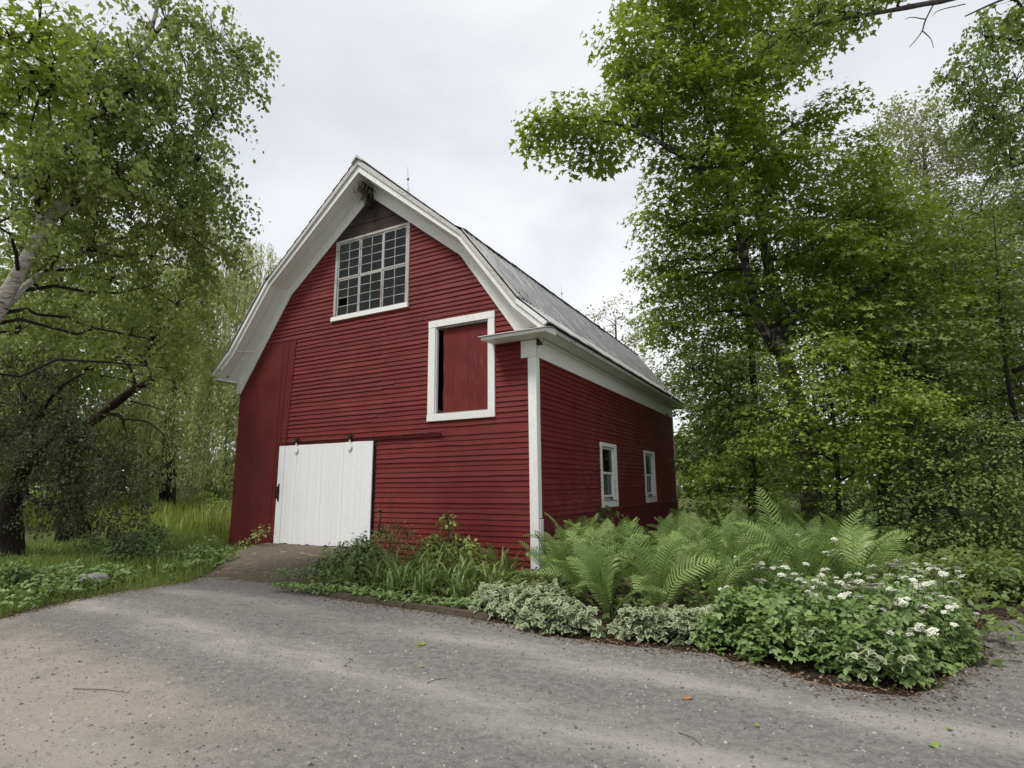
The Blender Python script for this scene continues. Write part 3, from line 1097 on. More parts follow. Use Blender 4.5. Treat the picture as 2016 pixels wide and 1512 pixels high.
# old board-like flashing along the front edge of the steep slope
for s in (1, -1):
    p, q = slope_pts(s, 1, .024); p2, q2 = slope_pts(s, 1, .044)
    mb = MB()
    mb.hexa([(sx(s, p[0]), Y0 - .012, p[1]), (sx(s, q[0]), Y0 - .012, q[1]), (sx(s, q[0]), Y0 + .20, q[1]), (sx(s, p[0]), Y0 + .17, p[1]),
             (sx(s, p2[0]), Y0 - .012, p2[1]), (sx(s, q2[0]), Y0 - .012, q2[1]), (sx(s, q2[0]), Y0 + .20, q2[1]), (sx(s, p2[0]), Y0 + .17, p2[1])])
    bpart(mb, 'rake_flashing', RAKE_OLD, roof)
mb = MB(); mb.tube([(sx(1, 3.02), Y0 + .20, 6.78), (sx(1, 3.6), Y0 + .205, 6.02), (sx(1, 4.28), Y0 + .23, 5.13)], [.012, .018, .03], 5, wob=.5)
bpart(mb, 'torn_edge', SHINGLE, roof)
for k in range(6):
    mb = MB()
    c = np.array([sx(1, 4.16 + .03 * k), Y0 + .20 + .03 * k, 5.27 - .04 * k])
    mb.tube([c, c + RNG.normal(0, .05, 3) + (0, 0, .04), c + RNG.normal(0, .07, 3)], [.02, .013, .004], 4)
    bpart(mb, 'torn_edge', SHINGLE, roof)
# ridge cap
mb = MB()
for s in (-1, 1):
    mb.hexa([(XC, Y0 - .05, 9.34), (sx(s, .16), Y0 - .03, 9.215), (sx(s, .16), Y1, 9.215), (XC, Y1, 9.34),
             (XC, Y0 - .05, 9.41), (sx(s, .16), Y0 - .03, 9.25), (sx(s, .16), Y1, 9.25), (XC, Y1, 9.41)])
bpart(mb, 'ridge_cap', RAKE_OLD, roof)

# eaves along the two long sides: soffit, fascia, frieze
for s in (1, -1):
    X = lambda u: sx(s, u)
    mb = MB(); mb.box((X(4.36), -.025, 4.475), (X(4.79), L + .40, 4.50)); bpart(mb, 'eave_soffit', WHITE_H, roof)
    mb = MB(); mb.bbox((X(4.795), -.025, 4.445), (X(4.83), L + .42, 4.535), .005); bpart(mb, 'eave_fascia', RAKE_OLD, roof)
    mb = MB(); mb.bbox((X(4.352), .04, 4.07), (X(4.385), L - .01, 4.474), .005); bpart(mb, 'eave_frieze', WHITE_H, roof)
    mb = MB(); mb.bbox((X(4.386), .04, 4.40), (X(4.43), L - .01, 4.472), .015); bpart(mb, 'eave_moulding', WHITE_H, roof)
# eave return over the front right corner
mb = MB()
mb.hexa([(-.93, -.50, 4.40), (.46, -.52, 4.40), (.46, -.03, 4.42), (-.93, -.03, 4.42),
         (-.93, -.52, 4.455), (.48, -.54, 4.455), (.48, -.03, 4.56), (-.93, -.03, 4.56)])
bpart(mb, 'eave_return', WHITE_H, roof)
mb = MB(); mb.hexa([(-.97, -.56, 4.458), (.50, -.575, 4.458), (.50, -.03, 4.566), (-.97, -.03, 4.566),
                    (-.97, -.56, 4.475), (.50, -.575, 4.475), (.50, -.03, 4.580), (-.97, -.03, 4.580)])
bpart(mb, 'return_cap', RAKE_OLD, roof)

# lightning rods on the ridge
for yy, h in ((1.35, .80), (11.9, .82)):
    mb = MB()
    mb.tube([(XC, yy, 9.36), (XC - .01, yy, 9.36 + h * .55), (XC - .025, yy - .01, 9.36 + h)], [.011, .009, .003], 6)
    for k in range(3):
        th = 2.1 * k + .4
        mb.tube([(XC + .07 * math.cos(th), yy + .07 * math.sin(th), 9.34), (XC, yy, 9.56)], .007, 4)
    bpart(mb, 'lightning_rod', GALV, roof)
    mb = MB(); mb.lathe([(.0, -.05), (.03, -.035), (.042, 0), (.03, .035), (0, .05)], 10, (XC - .008, yy, 9.36 + h * .52)); bpart(mb, 'rod_ball', GALV, roof, True)
mb = MB(); mb.tube([(sx(1, 2.85), 2.0, 6.9), (sx(1, 2.82), 1.96, 7.04)], [.008, .004], 5); bpart(mb, 'rod_stub', GALV, roof)

# corner boards
cb = MB(); cb.bbox((-.15, -.040, .0), (.028, -.003, 4.07), .006); bpart(cb, 'corner_board', WHITE)
cb = MB(); cb.bbox((.002, -.001, 1.0), (.028, .125, 4.068), .005); bpart(cb, 'corner_board', WHITE)
cb = MB(); cb.bbox((.004, -.001, .02), (.050, .135, .985), .005); bpart(cb, 'corner_board', WHITE)
cb = MB(); cb.bbox((-.29, -.055, 4.06), (.034, -.003, 4.405), .006); bpart(cb, 'corner_capital', WHITE)
cb = MB(); cb.bbox((.002, L - .11, .02), (.028, L + .02, 4.07), .005); bpart(cb, 'corner_board', WHITE)

# red corrugated skirt along the foot of the side wall
sk_w = .66
mb = MB(); V, F = [], []
npt = 7 * 4 + 1
for r_i, zz_ in enumerate((.0, .99)):
    for i in range(npt):
        V.append((.016 + .020 * (math.cos(2 * math.pi * i / 4) * .5 + .5), sk_w * 1.012 * i / (npt - 1), zz_))
for i in range(npt - 1):
    F.append((i, i + 1, npt + i + 1, npt + i))
mb.add(V, F)
skirt_me = mb.mesh('skirt_sheet', RED_METAL, False, False)
k = 0
yy = .138
while yy < L - .2:
    o = link_mesh('skirt_sheet', skirt_me, side_wall, (-XC + random.gauss(0, .002), yy, random.gauss(0, .006)), (random.gauss(0, .003), 0, 0))
    o.location = (random.gauss(0, .002), yy, random.gauss(0, .006))
    o.matrix_parent_inverse = world_inv(side_wall)
    yy += sk_w
mb = MB(); mb.bbox((.003, .135, .985), (.046, L - .11, 1.006), .004); bpart(mb, 'skirt_cap', RED_METAL, side_wall)

# ---- sliding door
DX0, DX1, DZ0, DZ1 = -6.95, -3.965, .30, 2.61
door = empty('sliding_door'); door.parent = barn; door.matrix_parent_inverse = world_inv(barn); door.location = (0, 0, 0)
bk_ = MB(); bk_.box((DX0 + .02, -.075, DZ0 + .02), (DX1 - .02, -.055, DZ1 - .01)); bpart(bk_, 'door_backing', WHITE_DOOR, door)
xs = [DX0, DX0 + .20]
while xs[-1] < DX1 - .22:
    xs.append(xs[-1] + random.uniform(.115, .155))
xs.append(DX1)
for i, (a, b) in enumerate(zip(xs, xs[1:])):
    mb = MB()
    y1 = -.098 - random.random() * .004 - (.012 if i == 0 else 0)
    mb.bbox((a + .0008, y1, DZ0 + random.uniform(0, .022)), (b - .0008, -.0765, DZ1 + random.uniform(-.006, .002)), .002)
    bpart(mb, 'door_plank', WHITE_DOOR, door)
hb = MB(); hb.tube([(DX0 + .07, -.115, 1.33), (DX0 + .07, -.155, 1.36), (DX0 + .07, -.155, 1.62), (DX0 + .07, -.115, 1.65)], .015, 7); hb.box((DX0 + .045, -.118, 1.28), (DX0 + .095, -.1125, 1.70))
bpart(hb, 'door_handle', BLACK, door)
for hx in (-6.36, -4.64):
    hg = MB(); hg.box((hx - .022, -.122, 2.40), (hx + .022, -.105, 2.75)); hg.lathe([(0, 0), (.075, 0), (.075, .014), (0, .014)], 16)
    nvh = len(hg.v)
    for i in range(8, nvh):       # turn the disc to face the yard
        vx, vy, vz = hg.v[i]
        hg.v[i] = (hx + vx, -.118 - vz, 2.50 + vy)
    bpart(hg, 'door_hanger', WHITE_DOOR, door)
    hg = MB(); hg.bbox((hx - .045, -.150, 2.665), (hx + .045, -.055, 2.76), .01); hg.tube([(hx, -.155, 2.73), (hx, -.05, 2.73)], .048, 12); bpart(hg, 'hanger_wheel', IRON, door)
tk = MB(); tk.bbox((-7.02, -.060, 2.625), (-2.2, -.026, 2.70), .006); bpart(tk, 'door_track_board', RED_PLANK)
tk = MB(); tk.tube([(-6.95, -.085, 2.70), (-4.4, -.085, 2.705), (-2.14, -.085, 2.72)], .016, 6)
for q in np.linspace(-6.8, -2.2, 11):
    tk.box((q - .012, -.088, 2.66), (q + .012, -.0605, 2.715))
bpart(tk, 'door_track', RUST_RED)
sl = MB(); sl.box((-7.0, -.10, .20), (-3.9, -.003, .285)); bpart(sl, 'door_sill', IRON)

# ---- loft door with white casing
loft = empty('loft_door'); loft.parent = barn; loft.matrix_parent_inverse = world_inv(barn)
for a, b in (((-2.54, -.052, 3.09), (-2.36, -.003, 4.985)), ((-1.04, -.052, 3.09), (-.89, -.003, 4.985)),
             ((-2.545, -.054, 4.988), (-.885, -.003, 5.14)), ((-2.545, -.060, 2.945), (-.885, -.003, 3.087))):
    mb = MB(); mb.bbox(a, b, .006); bpart(mb, 'casing_board', WHITE, loft)
mb = MB(); mb.box((-2.359, -.02, 3.09), (-2.335, .05, 4.98)); bpart(mb, 'jamb', WHITE, loft)
mb = MB(); mb.box((-1.065, -.02, 3.09), (-1.041, .05, 4.98)); bpart(mb, 'jamb', WHITE, loft)
mb = MB(); mb.box((-2.334, -.02, 4.955), (-1.066, .16, 4.979)); bpart(mb, 'jamb', WEATHERED, loft)
mb = MB(); mb.box((-2.334, -.03, 3.091), (-1.066, .16, 3.112)); bpart(mb, 'jamb', WEATHERED, loft)
px = [-2.205, -1.94, -1.60, -1.335, -1.075]
for a, b in zip(px, px[1:]):
    mb = MB()
    n = 9
    V, F = [], []
    for i in range(n + 1):
        zz_ = 3.125 + (4.93 - 3.125) * i / n
        lean = .012 * (i / n)
        ra = random.uniform(-.010, .014) if a == px[0] else 0
        V += [(a + .002 + ra - lean, .056, zz_), (b - .002 - lean, .056, zz_), (b - .002 - lean, .078, zz_), (a + .002 + ra - lean, .078, zz_)]
    for i in range(n):
        for k in range(4):
            k2 = (k + 1) % 4
            F.append((i * 4 + k, i * 4 + k2, i * 4 + 4 + k2, i * 4 + 4 + k))
    F += [(0, 1, 2, 3), (n * 4 + 3, n * 4 + 2, n * 4 + 1, n * 4)]
    mb.add(V, F)
    bpart(mb, 'loft_plank', RED_LOFT, loft)
for k in range(3):                                       # straw caught on the sill and the gap
    mb = MB()
    for _ in range(26):
        c = np.array([random.uniform(-2.32, -1.1) if k else random.uniform(-2.33, -2.2), random.uniform(-.02, .02), 3.115 + (random.random() * .05 if k else random.random() * .1)])
        mb.tube([c, c + RNG.normal(0, .035, 3) * (1, .4, .5)], .0022, 3, cap=False)
    bpart(mb, 'straw', STRAW, loft)

# ---- gable window: three by two sashes of eight panes
gw = empty('gable_window'); gw.parent = barn; gw.matrix_parent_inverse = world_inv(barn)
x0, x1, z0, z1 = GWIN
for a, b in (((x0 - .045, -.040, z0), (x0 + .035, -.003, z1 + .04)), ((x1 - .035, -.040, z0), (x1 + .045, -.003, z1 + .04)), ((x0 + .036, -.038, z1 - .02), (x1 - .036, -.003, z1 + .045))):
    mb = MB(); mb.bbox(a, b, .006); bpart(mb, 'window_casing', WEATHERED, gw)
mb = MB(); mb.bbox((x0 - .085, -.075, z0 - .11), (x1 + .06, -.003, z0 - .002), .006); bpart(mb, 'window_sill', WHITE_H, gw)
cw = (x1 - x0 - .07) / 3
rh = (z1 - z0 - .02) / 2
for ci in range(3):
    for ri in range(2):
        a = x0 + .035 + ci * cw; c = z0 + ri * rh
        b = a + cw; d = c + rh
        yo = -.012 - .010 * ((ci + ri) % 2)
        sa = MB()
        fr = .040
        sa.box((a + .004, yo, c + .004), (a + fr, yo + .035, d - .004)); sa.box((b - fr, yo, c + .004), (b - .004, yo + .035, d - .004))
        sa.box((a + fr, yo + .001, c + .004), (b - fr, yo + .034, c + fr)); sa.box((a + fr, yo + .001, d - fr), (b - fr, yo + .034, d - .004))
        bpart(sa, 'sash', WEATHERED, gw)
        ax, bx, cz, dz = a + fr, b - fr, c + fr, d - fr
        mu = MB(); xm = (ax + bx) / 2
        mu.box((xm - .008, yo + .004, cz), (xm + .008, yo + .028, dz)); bpart(mu, 'muntin', WEATHERED, gw)
        for k in range(1, 4):
            zz_ = cz + (dz - cz) * k / 4
            for (p, q) in ((ax, xm - .008), (xm + .008, bx)):
                mu = MB(); mu.box((p, yo + .005, zz_ - .007), (q, yo + .027, zz_ + .007)); bpart(mu, 'muntin', WEATHERED, gw)
        for k in range(4):
            za, zb = cz + (dz - cz) * k / 4 + (.007 if k else 0), cz + (dz - cz) * (k + 1) / 4 - (.007 if k < 3 else 0)
            for h, (p, q) in enumerate(((ax, xm - .008), (xm + .008, bx))):
                if (ci, ri, k, h) == (0, 0, 1, 0):
                    continue                                # this pane is broken out
                tl = random.gauss(0, .004)
                g = MB(); g.hexa([(p, yo + .014 + tl, za), (q, yo + .014 - tl, za), (q, yo + .017 - tl, za), (p, yo + .017 + tl, za),
                                  (p, yo + .014, zb), (q, yo + .014, zb), (q, yo + .017, zb), (p, yo + .017, zb)])
                bpart(g, 'pane', GLASS, gw)

# ---- side windows
for wi, (a, b, c, d) in enumerate(SWIN):
    sw_ = empty('side_window'); sw_.parent = barn; sw_.matrix_parent_inverse = world_inv(barn)
    for p, q in (((.003, a - .125, c - .15), (.045, a - .004, d + .10)), ((.003, b + .004, c - .15), (.045, b + .125, d + .10)),
                 ((.003, a - .003, d - .0), (.044, b + .003, d + .10)), ((.003, a - .003, c - .148), (.044, b + .003, c - .002))):
        mb = MB(); mb.bbox(p, q, .006); bpart(mb, 'window_casing', WHITE, sw_)
    mb = MB(); mb.bbox((-.06, a - .003, c - .001), (.05, b + .003, c + .022), .004); bpart(mb, 'window_sill', WEATHERED, sw_)
    for p, q in ((a, a + .02), (b - .02, b)):
        mb = MB(); mb.box((-.075, p, c + .022), (.002, q, d)); bpart(mb, 'jamb', WHITE, sw_)
    zm = (c + d) / 2 + .02
    for (za, zb, xo) in ((zm - .02, d - .002, -.030), (c + .10, zm + .02, -.062)):
        fr = .05
        mb = MB(); mb.box((xo - .028, a + .021, za), (xo, a + .021 + fr, zb)); mb.box((xo - .028, b - .021 - fr, za), (xo, b - .021, zb))
        mb.box((xo - .027, a + .021 + fr, za), (xo - .001, b - .021 - fr, za + fr)); mb.box((xo - .027, a + .021 + fr, zb - fr), (xo - .001, b - .021 - fr, zb))
        bpart(mb, 'sash', WHITE_H, sw_)
        g = MB(); g.box((xo - .016, a + .021 + fr, za + fr), (xo - .012, b - .021 - fr, zb - fr)); bpart(g, 'pane', GLASS, sw_)
    V, F = [], []  # wavy pale blue-grey sheet behind the lower pane
    for i in range(25):
        yy = a - .02 + (b - a + .04) * i / 24
        V += [(-.13 + .015 * math.sin(i * 1.6), yy, c), (-.13 + .010 * math.sin(i * 1.6), yy, zm - .02)]
    for i in range(24):
        F.append((2 * i, 2 * i + 2, 2 * i + 3, 2 * i + 1))
    mb = MB(); mb.add(V, F); bpart(mb, 'pale_sheet', PALE_SHEET, sw_, True)

# ---- hay trolley under the peak
tr = empty('hay_trolley'); tr.parent = barn; tr.matrix_parent_inverse = world_inv(barn)
mb = MB(); mb.bbox((XC - .055, -.44, 8.66), (XC + .055, .0, 8.80), .008); bpart(mb, 'trolley_beam', BAREWOOD, tr)
mb = MB(); mb.bbox((XC - .09, -.026, 8.05), (XC + .20, -.022, 8.66), .001); mb.bbox((XC - .085, -.16, 8.28), (XC + .085, -.026, 8.64), .01); bpart(mb, 'trolley_frame', BAREWOOD, tr)
for yy in (-.36, -.20):
    mb = MB(); mb.tube([(XC - .10, yy, 8.64), (XC + .10, yy, 8.64)], .055, 12); bpart(mb, 'trolley_wheel', IRON, tr)
mb = MB(); mb.tube([(XC, -.28, 8.62), (XC - .02, -.28, 8.46), (XC - .07, -.28, 8.40), (XC - .09, -.28, 8.46)], .016, 6); bpart(mb, 'hook', IRON, tr)
mb = MB()
for _ in range(220):
    c = np.array([XC, -.26, 8.62]) + RNG.normal(0, 1, 3) * (.09, .12, .10)
    e = c + np.array([random.gauss(0, .05), random.gauss(0, .05), random.uniform(-.22, .02)])
    mb.tube([c, (c + e) / 2 + RNG.normal(0, .02, 3), e], .004, 3, cap=False)
o = bpart(mb, 'nest_straw', STRAW, tr); o['kind'] = 'stuff'


# ------------------------------------------------------------------ trees
def curve_pts(a, b, lift=.12, n=5, wob=.04, rng=RNG):
    a = np.asarray(a, float); b = np.asarray(b, float)
    Ln = np.linalg.norm(b - a)
    out = []
    for i in range(n):
        t_ = i / (n - 1)
        q = a + (b - a) * t_ + np.array([0, 0, lift * Ln * 4 * t_ * (1 - t_) * .5])
        if 0 < i < n - 1:
            q = q + rng.normal(0, wob * Ln, 3)
        out.append(q)
    return out


def resample(pts, step=.35):
    pts = [np.asarray(p, float) for p in pts]
    out = []
    for a, b in zip(pts, pts[1:]):
        k = max(1, int(np.linalg.norm(b - a) / step))
        for i in range(k):
            out.append(a + (b - a) * i / k)
    out.append(pts[-1])
    return out


def smooth_path(pts, n=4):
    """Catmull-Rom through the points"""
    P = [np.asarray(p, float) for p in pts]
    if len(P) < 3:
        return P
    Q = [2 * P[0] - P[1]] + P + [2 * P[-1] - P[-2]]
    out = []
    for i in range(1, len(Q) - 2):
        for k in range(n):
            t_ = k / n
            a, b, c, d = Q[i - 1], Q[i], Q[i + 1], Q[i + 2]
            out.append(.5 * ((2 * b) + (-a + c) * t_ + (2 * a - 5 * b + 4 * c - d) * t_ ** 2 + (-a + 3 * b - 3 * c + d) * t_ ** 3))
    out.append(P[-1])
    return out


def tree(name, label, base, limbs, lobes, leaf, leaf_mat, bark, size=.13, dens=14, nl=26, spray=.5, style='tier',
         group=None, cat='tree', seed=1, twig_bark=None, up=.85, flat=.7, shell=.45, loose=1.0, part='crown'):
    rng = np.random.default_rng(seed)
    base = np.asarray(base, float)
    root = empty(name, tuple(base))
    tag(root, label, cat, group)
    skel = []
    for k, (pts, r0, r1) in enumerate(limbs):
        sp = smooth_path(pts)
        rad = np.linspace(r0, r1, len(sp)) * (1 + .06 * rng.normal(size=len(sp)))
        if k == 0:
            rad[0] *= 1.35
        mb = MB()
        mb.tube([p - base for p in sp], list(rad), 10 if r0 > .06 else 6, wob=.07)
        o = mb.build('trunk' if k == 0 else 'limb', bark, root, True, fix=False)
        for p, q in zip(sp, rad):
            skel.append((p, q))
    SP = np.array([p for p, _ in skel]); SR = np.array([q for _, q in skel])
    tw = MB()
    Ps, Ns, Ds, Ss = [], [], [], []
    TA, TB, TC = [], [], []
    for (c, r) in lobes:
        c = np.asarray(c, float)
        rr = np.array([r, r, r * flat]) if not hasattr(r, '__len__') else np.asarray(r, float)
        rm = float(rr[:2].mean())
        # branch into this lobe from the nearest point of the skeleton that is not above it
        d = np.linalg.norm(SP - c, axis=1) + 1.5 * np.maximum(0, SP[:, 2] - c[2] + .3)
        j = int(np.argmin(d))
        bp = curve_pts(SP[j], c + (0, 0, -.2 * rr[2]), .15, 6, .05, rng)
        r0 = min(SR[j] * .7, .02 + .022 * rm)
        tw.tube([p - base for p in bp], list(np.linspace(r0, .010, 6)), 5, cap=False)
        bps = np.array(resample(bp, .25))
        n = max(3, int(dens * rm * rm))
        v = norm(rng.normal(size=(n, 3)))
        rad = (shell + (1 - shell) * rng.random(n)) ** .7
        sp = c + v * rad[:, None] * rr
        kk = np.argmin(np.linalg.norm(bps[None] - sp[:, None], axis=2) + .4 * np.maximum(0, bps[None, :, 2] - sp[:, 2:3]), axis=1)
        TA.append(bps[kk] - base); TC.append(sp - base)
        TB.append((bps[kk] + sp) / 2 + rng.normal(0, .05, sp.shape) + (0, 0, .06) - base)
        for q in sp:
            out = q - c; out[2] = 0
            out = out / (np.linalg.norm(out) + 1e-6) + rng.normal(0, .35, 3) * (1, 1, 0)
            k_l = int(nl * rng.uniform(.6, 1.3))
            R_ = spray * rng.uniform(.7, 1.25)
            if style == 'tier':
                th = rng.random(k_l) * 2 * np.pi
                ra = R_ * np.sqrt(rng.random(k_l))
                off = np.stack([ra * np.cos(th), ra * np.sin(th), -.28 * ra * ra / R_ + rng.normal(0, .05 * loose, k_l)], 1)
                tilt = np.array([-out[1], out[0], 0]) * 0
                P = q + off * (1, 1, .8) + out * (off @ out)[:, None] * .25 * (1, 1, 0) + np.array([0, 0, -.18]) * (off @ np.array([out[0], out[1], 0]))[:, None]
                N = np.stack([off[:, 0] * .4 / R_, off[:, 1] * .4 / R_, np.full(k_l, up)], 1) + rng.normal(0, .34 * loose, (k_l, 3)) + np.array([out[0], out[1], 0]) * .25
                D = off * (1, 1, 0) / R_ + rng.normal(0, .55, (k_l, 3)) + out * .5 + (0, 0, -.25)
            elif style == 'hang':
                t_ = rng.random(k_l)
                ang = rng.random(k_l) * 2 * np.pi
                w_ = R_ * .42 * rng.random(k_l)
                P = q + out * (t_ * R_ * .8)[:, None] + np.stack([w_ * np.cos(ang), w_ * np.sin(ang), -t_ * t_ * R_ * .95 + rng.normal(0, .06, k_l)], 1)
                N = rng.normal(0, 1, (k_l, 3)) * (1, 1, .45) + (0, 0, up * .6)
                D = rng.normal(0, .55, (k_l, 3)) + (0, 0, -1.0) + out * .3
            else:
                P = q + rng.normal(0, R_ * .45, (k_l, 3)) * (1, 1, .7)
                N = rng.normal(0, .7, (k_l, 3)) + (0, 0, up)
                D = rng.normal(0, 1, (k_l, 3)) + (0, 0, -.25)
            Ps.append(P); Ns.append(N); Ds.append(D); Ss.append(size * rng.uniform(.5, 1.22, k_l) * rng.uniform(.85, 1.1))
    A_, B_, C_ = (np.concatenate(q) for q in (TA, TB, TC))
    nq = len(A_)
    ring = np.array([(1, 0, 0), (-.5, .86, .2), (-.5, -.86, -.2)])
    V = np.stack([A_[:, None] + .009 * ring, B_[:, None] + .006 * ring, C_[:, None] + .003 * ring], 1).reshape(nq, 9, 3)
    f9 = np.array([(i * 3 + a, i * 3 + (a + 1) % 3, i * 3 + 3 + (a + 1) % 3) for i in range(2) for a in range(3)] + [(i * 3 + a, i * 3 + 3 + (a + 1) % 3, i * 3 + 3 + a) for i in range(2) for a in range(3)])
    F9 = (f9[None] + (np.arange(nq) * 9)[:, None, None]).reshape(-1, 3)
    bv = np.array(tw.v); bf = []
    for q in tw.f:
        bf += [(q[0], q[1], q[2]), (q[0], q[2], q[3])]
    o = link_mesh('twigs', fast_mesh('twigs', np.concatenate([V.reshape(-1, 3), bv]), np.concatenate([F9, np.array(bf) + nq * 9]), twig_bark or bark), root)
    o['kind'] = 'stuff'
    P, N, D, S = np.concatenate(Ps), np.concatenate(Ns), np.concatenate(Ds), np.concatenate(Ss)
    keep = P[:, 2] > .05
    o = leaf_cloud(part, leaf, (P - base)[keep], N[keep], D[keep], S[keep], leaf_mat, root, rng)
    o['kind'] = 'stuff'
    return root


def lobes_px(rows):
    return [(at(a, b, t_), r) for a, b, t_, r in rows]


def limb_px(rows, r0, r1):
    return ([at(*q) for q in rows], r0, r1)


def foot(p):
    p = np.array(p, float); p[2] = float(gh(p[0], p[1])) if p[0] < -5 else 0.0
    return p


def wild_lobes(base, h, rad, n, seed, low=.25):
    """lobes of a free-standing woodland crown"""
    rng = np.random.default_rng(seed)
    out = []
    for i in range(n):
        z_ = low + (1 - low) * (i + rng.random()) / n
        w_ = rad * math.sqrt(max(.05, 1 - ((z_ - .50) / .56) ** 2)) * rng.uniform(.35, .95)
        th = rng.random() * 6.283 + i * 2.4
        out.append((np.asarray(base) + (w_ * math.cos(th), w_ * math.sin(th), h * z_), rad * rng.uniform(.34, .52)))
    return out


def wild_tree(name, label, base, h, rad, seed, mat_, leaf='maple_far', size=.2, n=16, dens=8, nl=22, spray=.6, bark=BARK_DK, style='tier', group=None, low=.22, r0=None, twig=None):
    rng = np.random.default_rng(seed + 500)
    base = foot(base)
    top = base + np.array([rng.normal(0, .05) * h, rng.normal(0, .05) * h, h * .93])
    mid = (base + top) / 2 + rng.normal(0, .02 * h, 3)
    limbs = [([base + (0, 0, -.1), base + (mid - base) * .5 + rng.normal(0, .08, 3), mid, top], r0 or h * .011, .012)]
    for k in range(3):
        t_ = rng.uniform(.3, .6)
        p = base + (top - base) * t_
        th = rng.random() * 6.28
        e = p + np.array([math.cos(th) * rad * .6, math.sin(th) * rad * .6, h * .2])
        limbs.append(([p, (p + e) / 2 + (0, 0, -.05 * h), e], h * .007, .02))
    return tree(name, label, base, limbs, wild_lobes(base, h, rad, n, seed, low), leaf, mat_, bark, size, dens, nl, spray, style, group, seed=seed, twig_bark=twig)


# ---- the big maple right of the barn
B = np.array([4.38, 7.21, 0.0])
maple_limbs = [
    ([B + (0, 0, -.1), at(1597, 1000, 14.4), at(1586, 900, 14.4), at(1570, 800, 14.5), at(1548, 720, 14.6), at(1520, 640, 14.6)], .27, .19),
    limb_px([(1530, 690, 14.6), (1500, 640, 14.4), (1478, 570, 14.3), (1462, 490, 14.2), (1448, 430, 14.2), (1420, 330, 14.0), (1390, 220, 13.8), (1370, 90, 13.8), (1360, -80, 13.8)], .15, .02),
    limb_px([(1545, 700, 14.6), (1532, 600, 14.8), (1512, 520, 14.8), (1498, 440, 14.8), (1490, 330, 14.8), (1486, 200, 14.8), (1500, 60, 15), (1505, -120, 15)], .17, .02),
    limb_px([(1408, 350, 14.0), (1340, 305, 13.2), (1270, 265, 12.6), (1200, 240, 12.0), (1130, 230, 11.6)], .085, .02),
    limb_px([(1488, 300, 14.8), (1560, 250, 14.6), (1640, 215, 14.4)], .06, .015),
    limb_px([(1540, 640, 14.6), (1640, 590, 14.8), (1740, 560, 15.0)], .08, .02),
    limb_px([(1582, 880, 14.4), (1640, 820, 13.4), (1700, 780, 12.8)], .07, .02),
]
tree('maple_tree', 'tall maple with pale-patched forked trunk rising right of the barn', B, maple_limbs, lobes_px([
    (1440, -60, 14.2, 1.9), (1300, -20, 13.6, 1.2), (1560, 30, 14.8, 1.5), (1350, 60, 13.8, 1.4), (1255, 100, 13.2, .95), (1222, 130, 13, .55), (1450, 110, 14.6, 1.3), (1530, 130, 14.8, 1.0),
    (1300, 170, 13.2, 1.15), (1390, 190, 14, 1.2), (1235, 215, 12.6, .75), (1165, 240, 12, .75), (1105, 245, 11.6, .72), (1055, 240, 11.4, .45), (1140, 300, 11.8, .60), (1195, 290, 12.1, .50), (1290, 260, 13.2, .85),
    (1475, 230, 14.8, .95), (1390, 290, 14.2, 1.0), (1330, 330, 14.3, .8), (1620, 215, 14.4, .55), (1680, 180, 14.3, .38), (1570, 250, 14.6, .6),
    (1470, 340, 15.2, 1.3), (1390, 400, 14.8, 1.2), (1320, 440, 15.0, 1.0), (1290, 420, 15.0, .5), (1540, 380, 15.2, 1.4), (1410, 500, 15.2, 1.4), (1330, 540, 15.6, 1.1), (1295, 520, 15.6, .6), (1550, 500, 15.4, 1.5),
    (1640, 330, 15.4, 1.3), (1640, 450, 15.4, 1.5), (1730, 420, 15.6, 1.2), (1650, 580, 15.2, 1.5), (1740, 540, 15.6, 1.3),
    (1420, 620, 15.6, 1.3), (1325, 640, 16, 1.0), (1560, 630, 15.6, 1.2), (1500, 570, 13.6, .7), (1400, 330, 12.8, .8), (1440, 240, 13, .9), (1380, 130, 12.9, .9), (1500, 300, 13.2, .8), (1490, 160, 13.4, .8), (1430, 400, 12.8, .6), (1520, 430, 13.2, .6), (1560, 320, 13.4, .8), (1600, 480, 13.6, .9), (1590, 600, 13.6, .8), (1680, 500, 13.8, .9), (1690, 640, 13.6, .9), (1640, 690, 13.4, .7),
], ), 'maple_far', MAPLE, BARK, .155, 36, 30, .42, 'tier', seed=3, twig_bark=BARK_DK)

b2 = foot(at(1740, 1050, 16.5))
tree('maple_tree', 'full green maple just right of the forked one, crown against the sky', b2, [
    ([b2 + (0, 0, -.1), at(1742, 850, 16.5), at(1738, 650, 16.5), at(1730, 450, 16.5), at(1720, 330, 16.5)], .20, .04),
    limb_px([(1740, 700, 16.5), (1800, 600, 16.2), (1860, 540, 16)], .07, .02)], lobes_px([
    (1700, 340, 16.4, 1.0), (1760, 400, 16.4, 1.1), (1660, 420, 16.4, 1.1), (1720, 480, 16, 1.3), (1800, 480, 16.2, 1.2), (1860, 540, 16, 1.1), (1760, 580, 15.8, 1.3), (1830, 620, 15.8, 1.2), (1890, 660, 15.8, 1.0), (1700, 640, 15.8, 1.1), (1770, 700, 15.6, 1.1), (1850, 720, 15.6, 1.0), (1650, 520, 16.2, 1.1)]),
    'maple_far', MAPLE, BARK_DK, .145, 20, 28, .46, 'tier', seed=11)

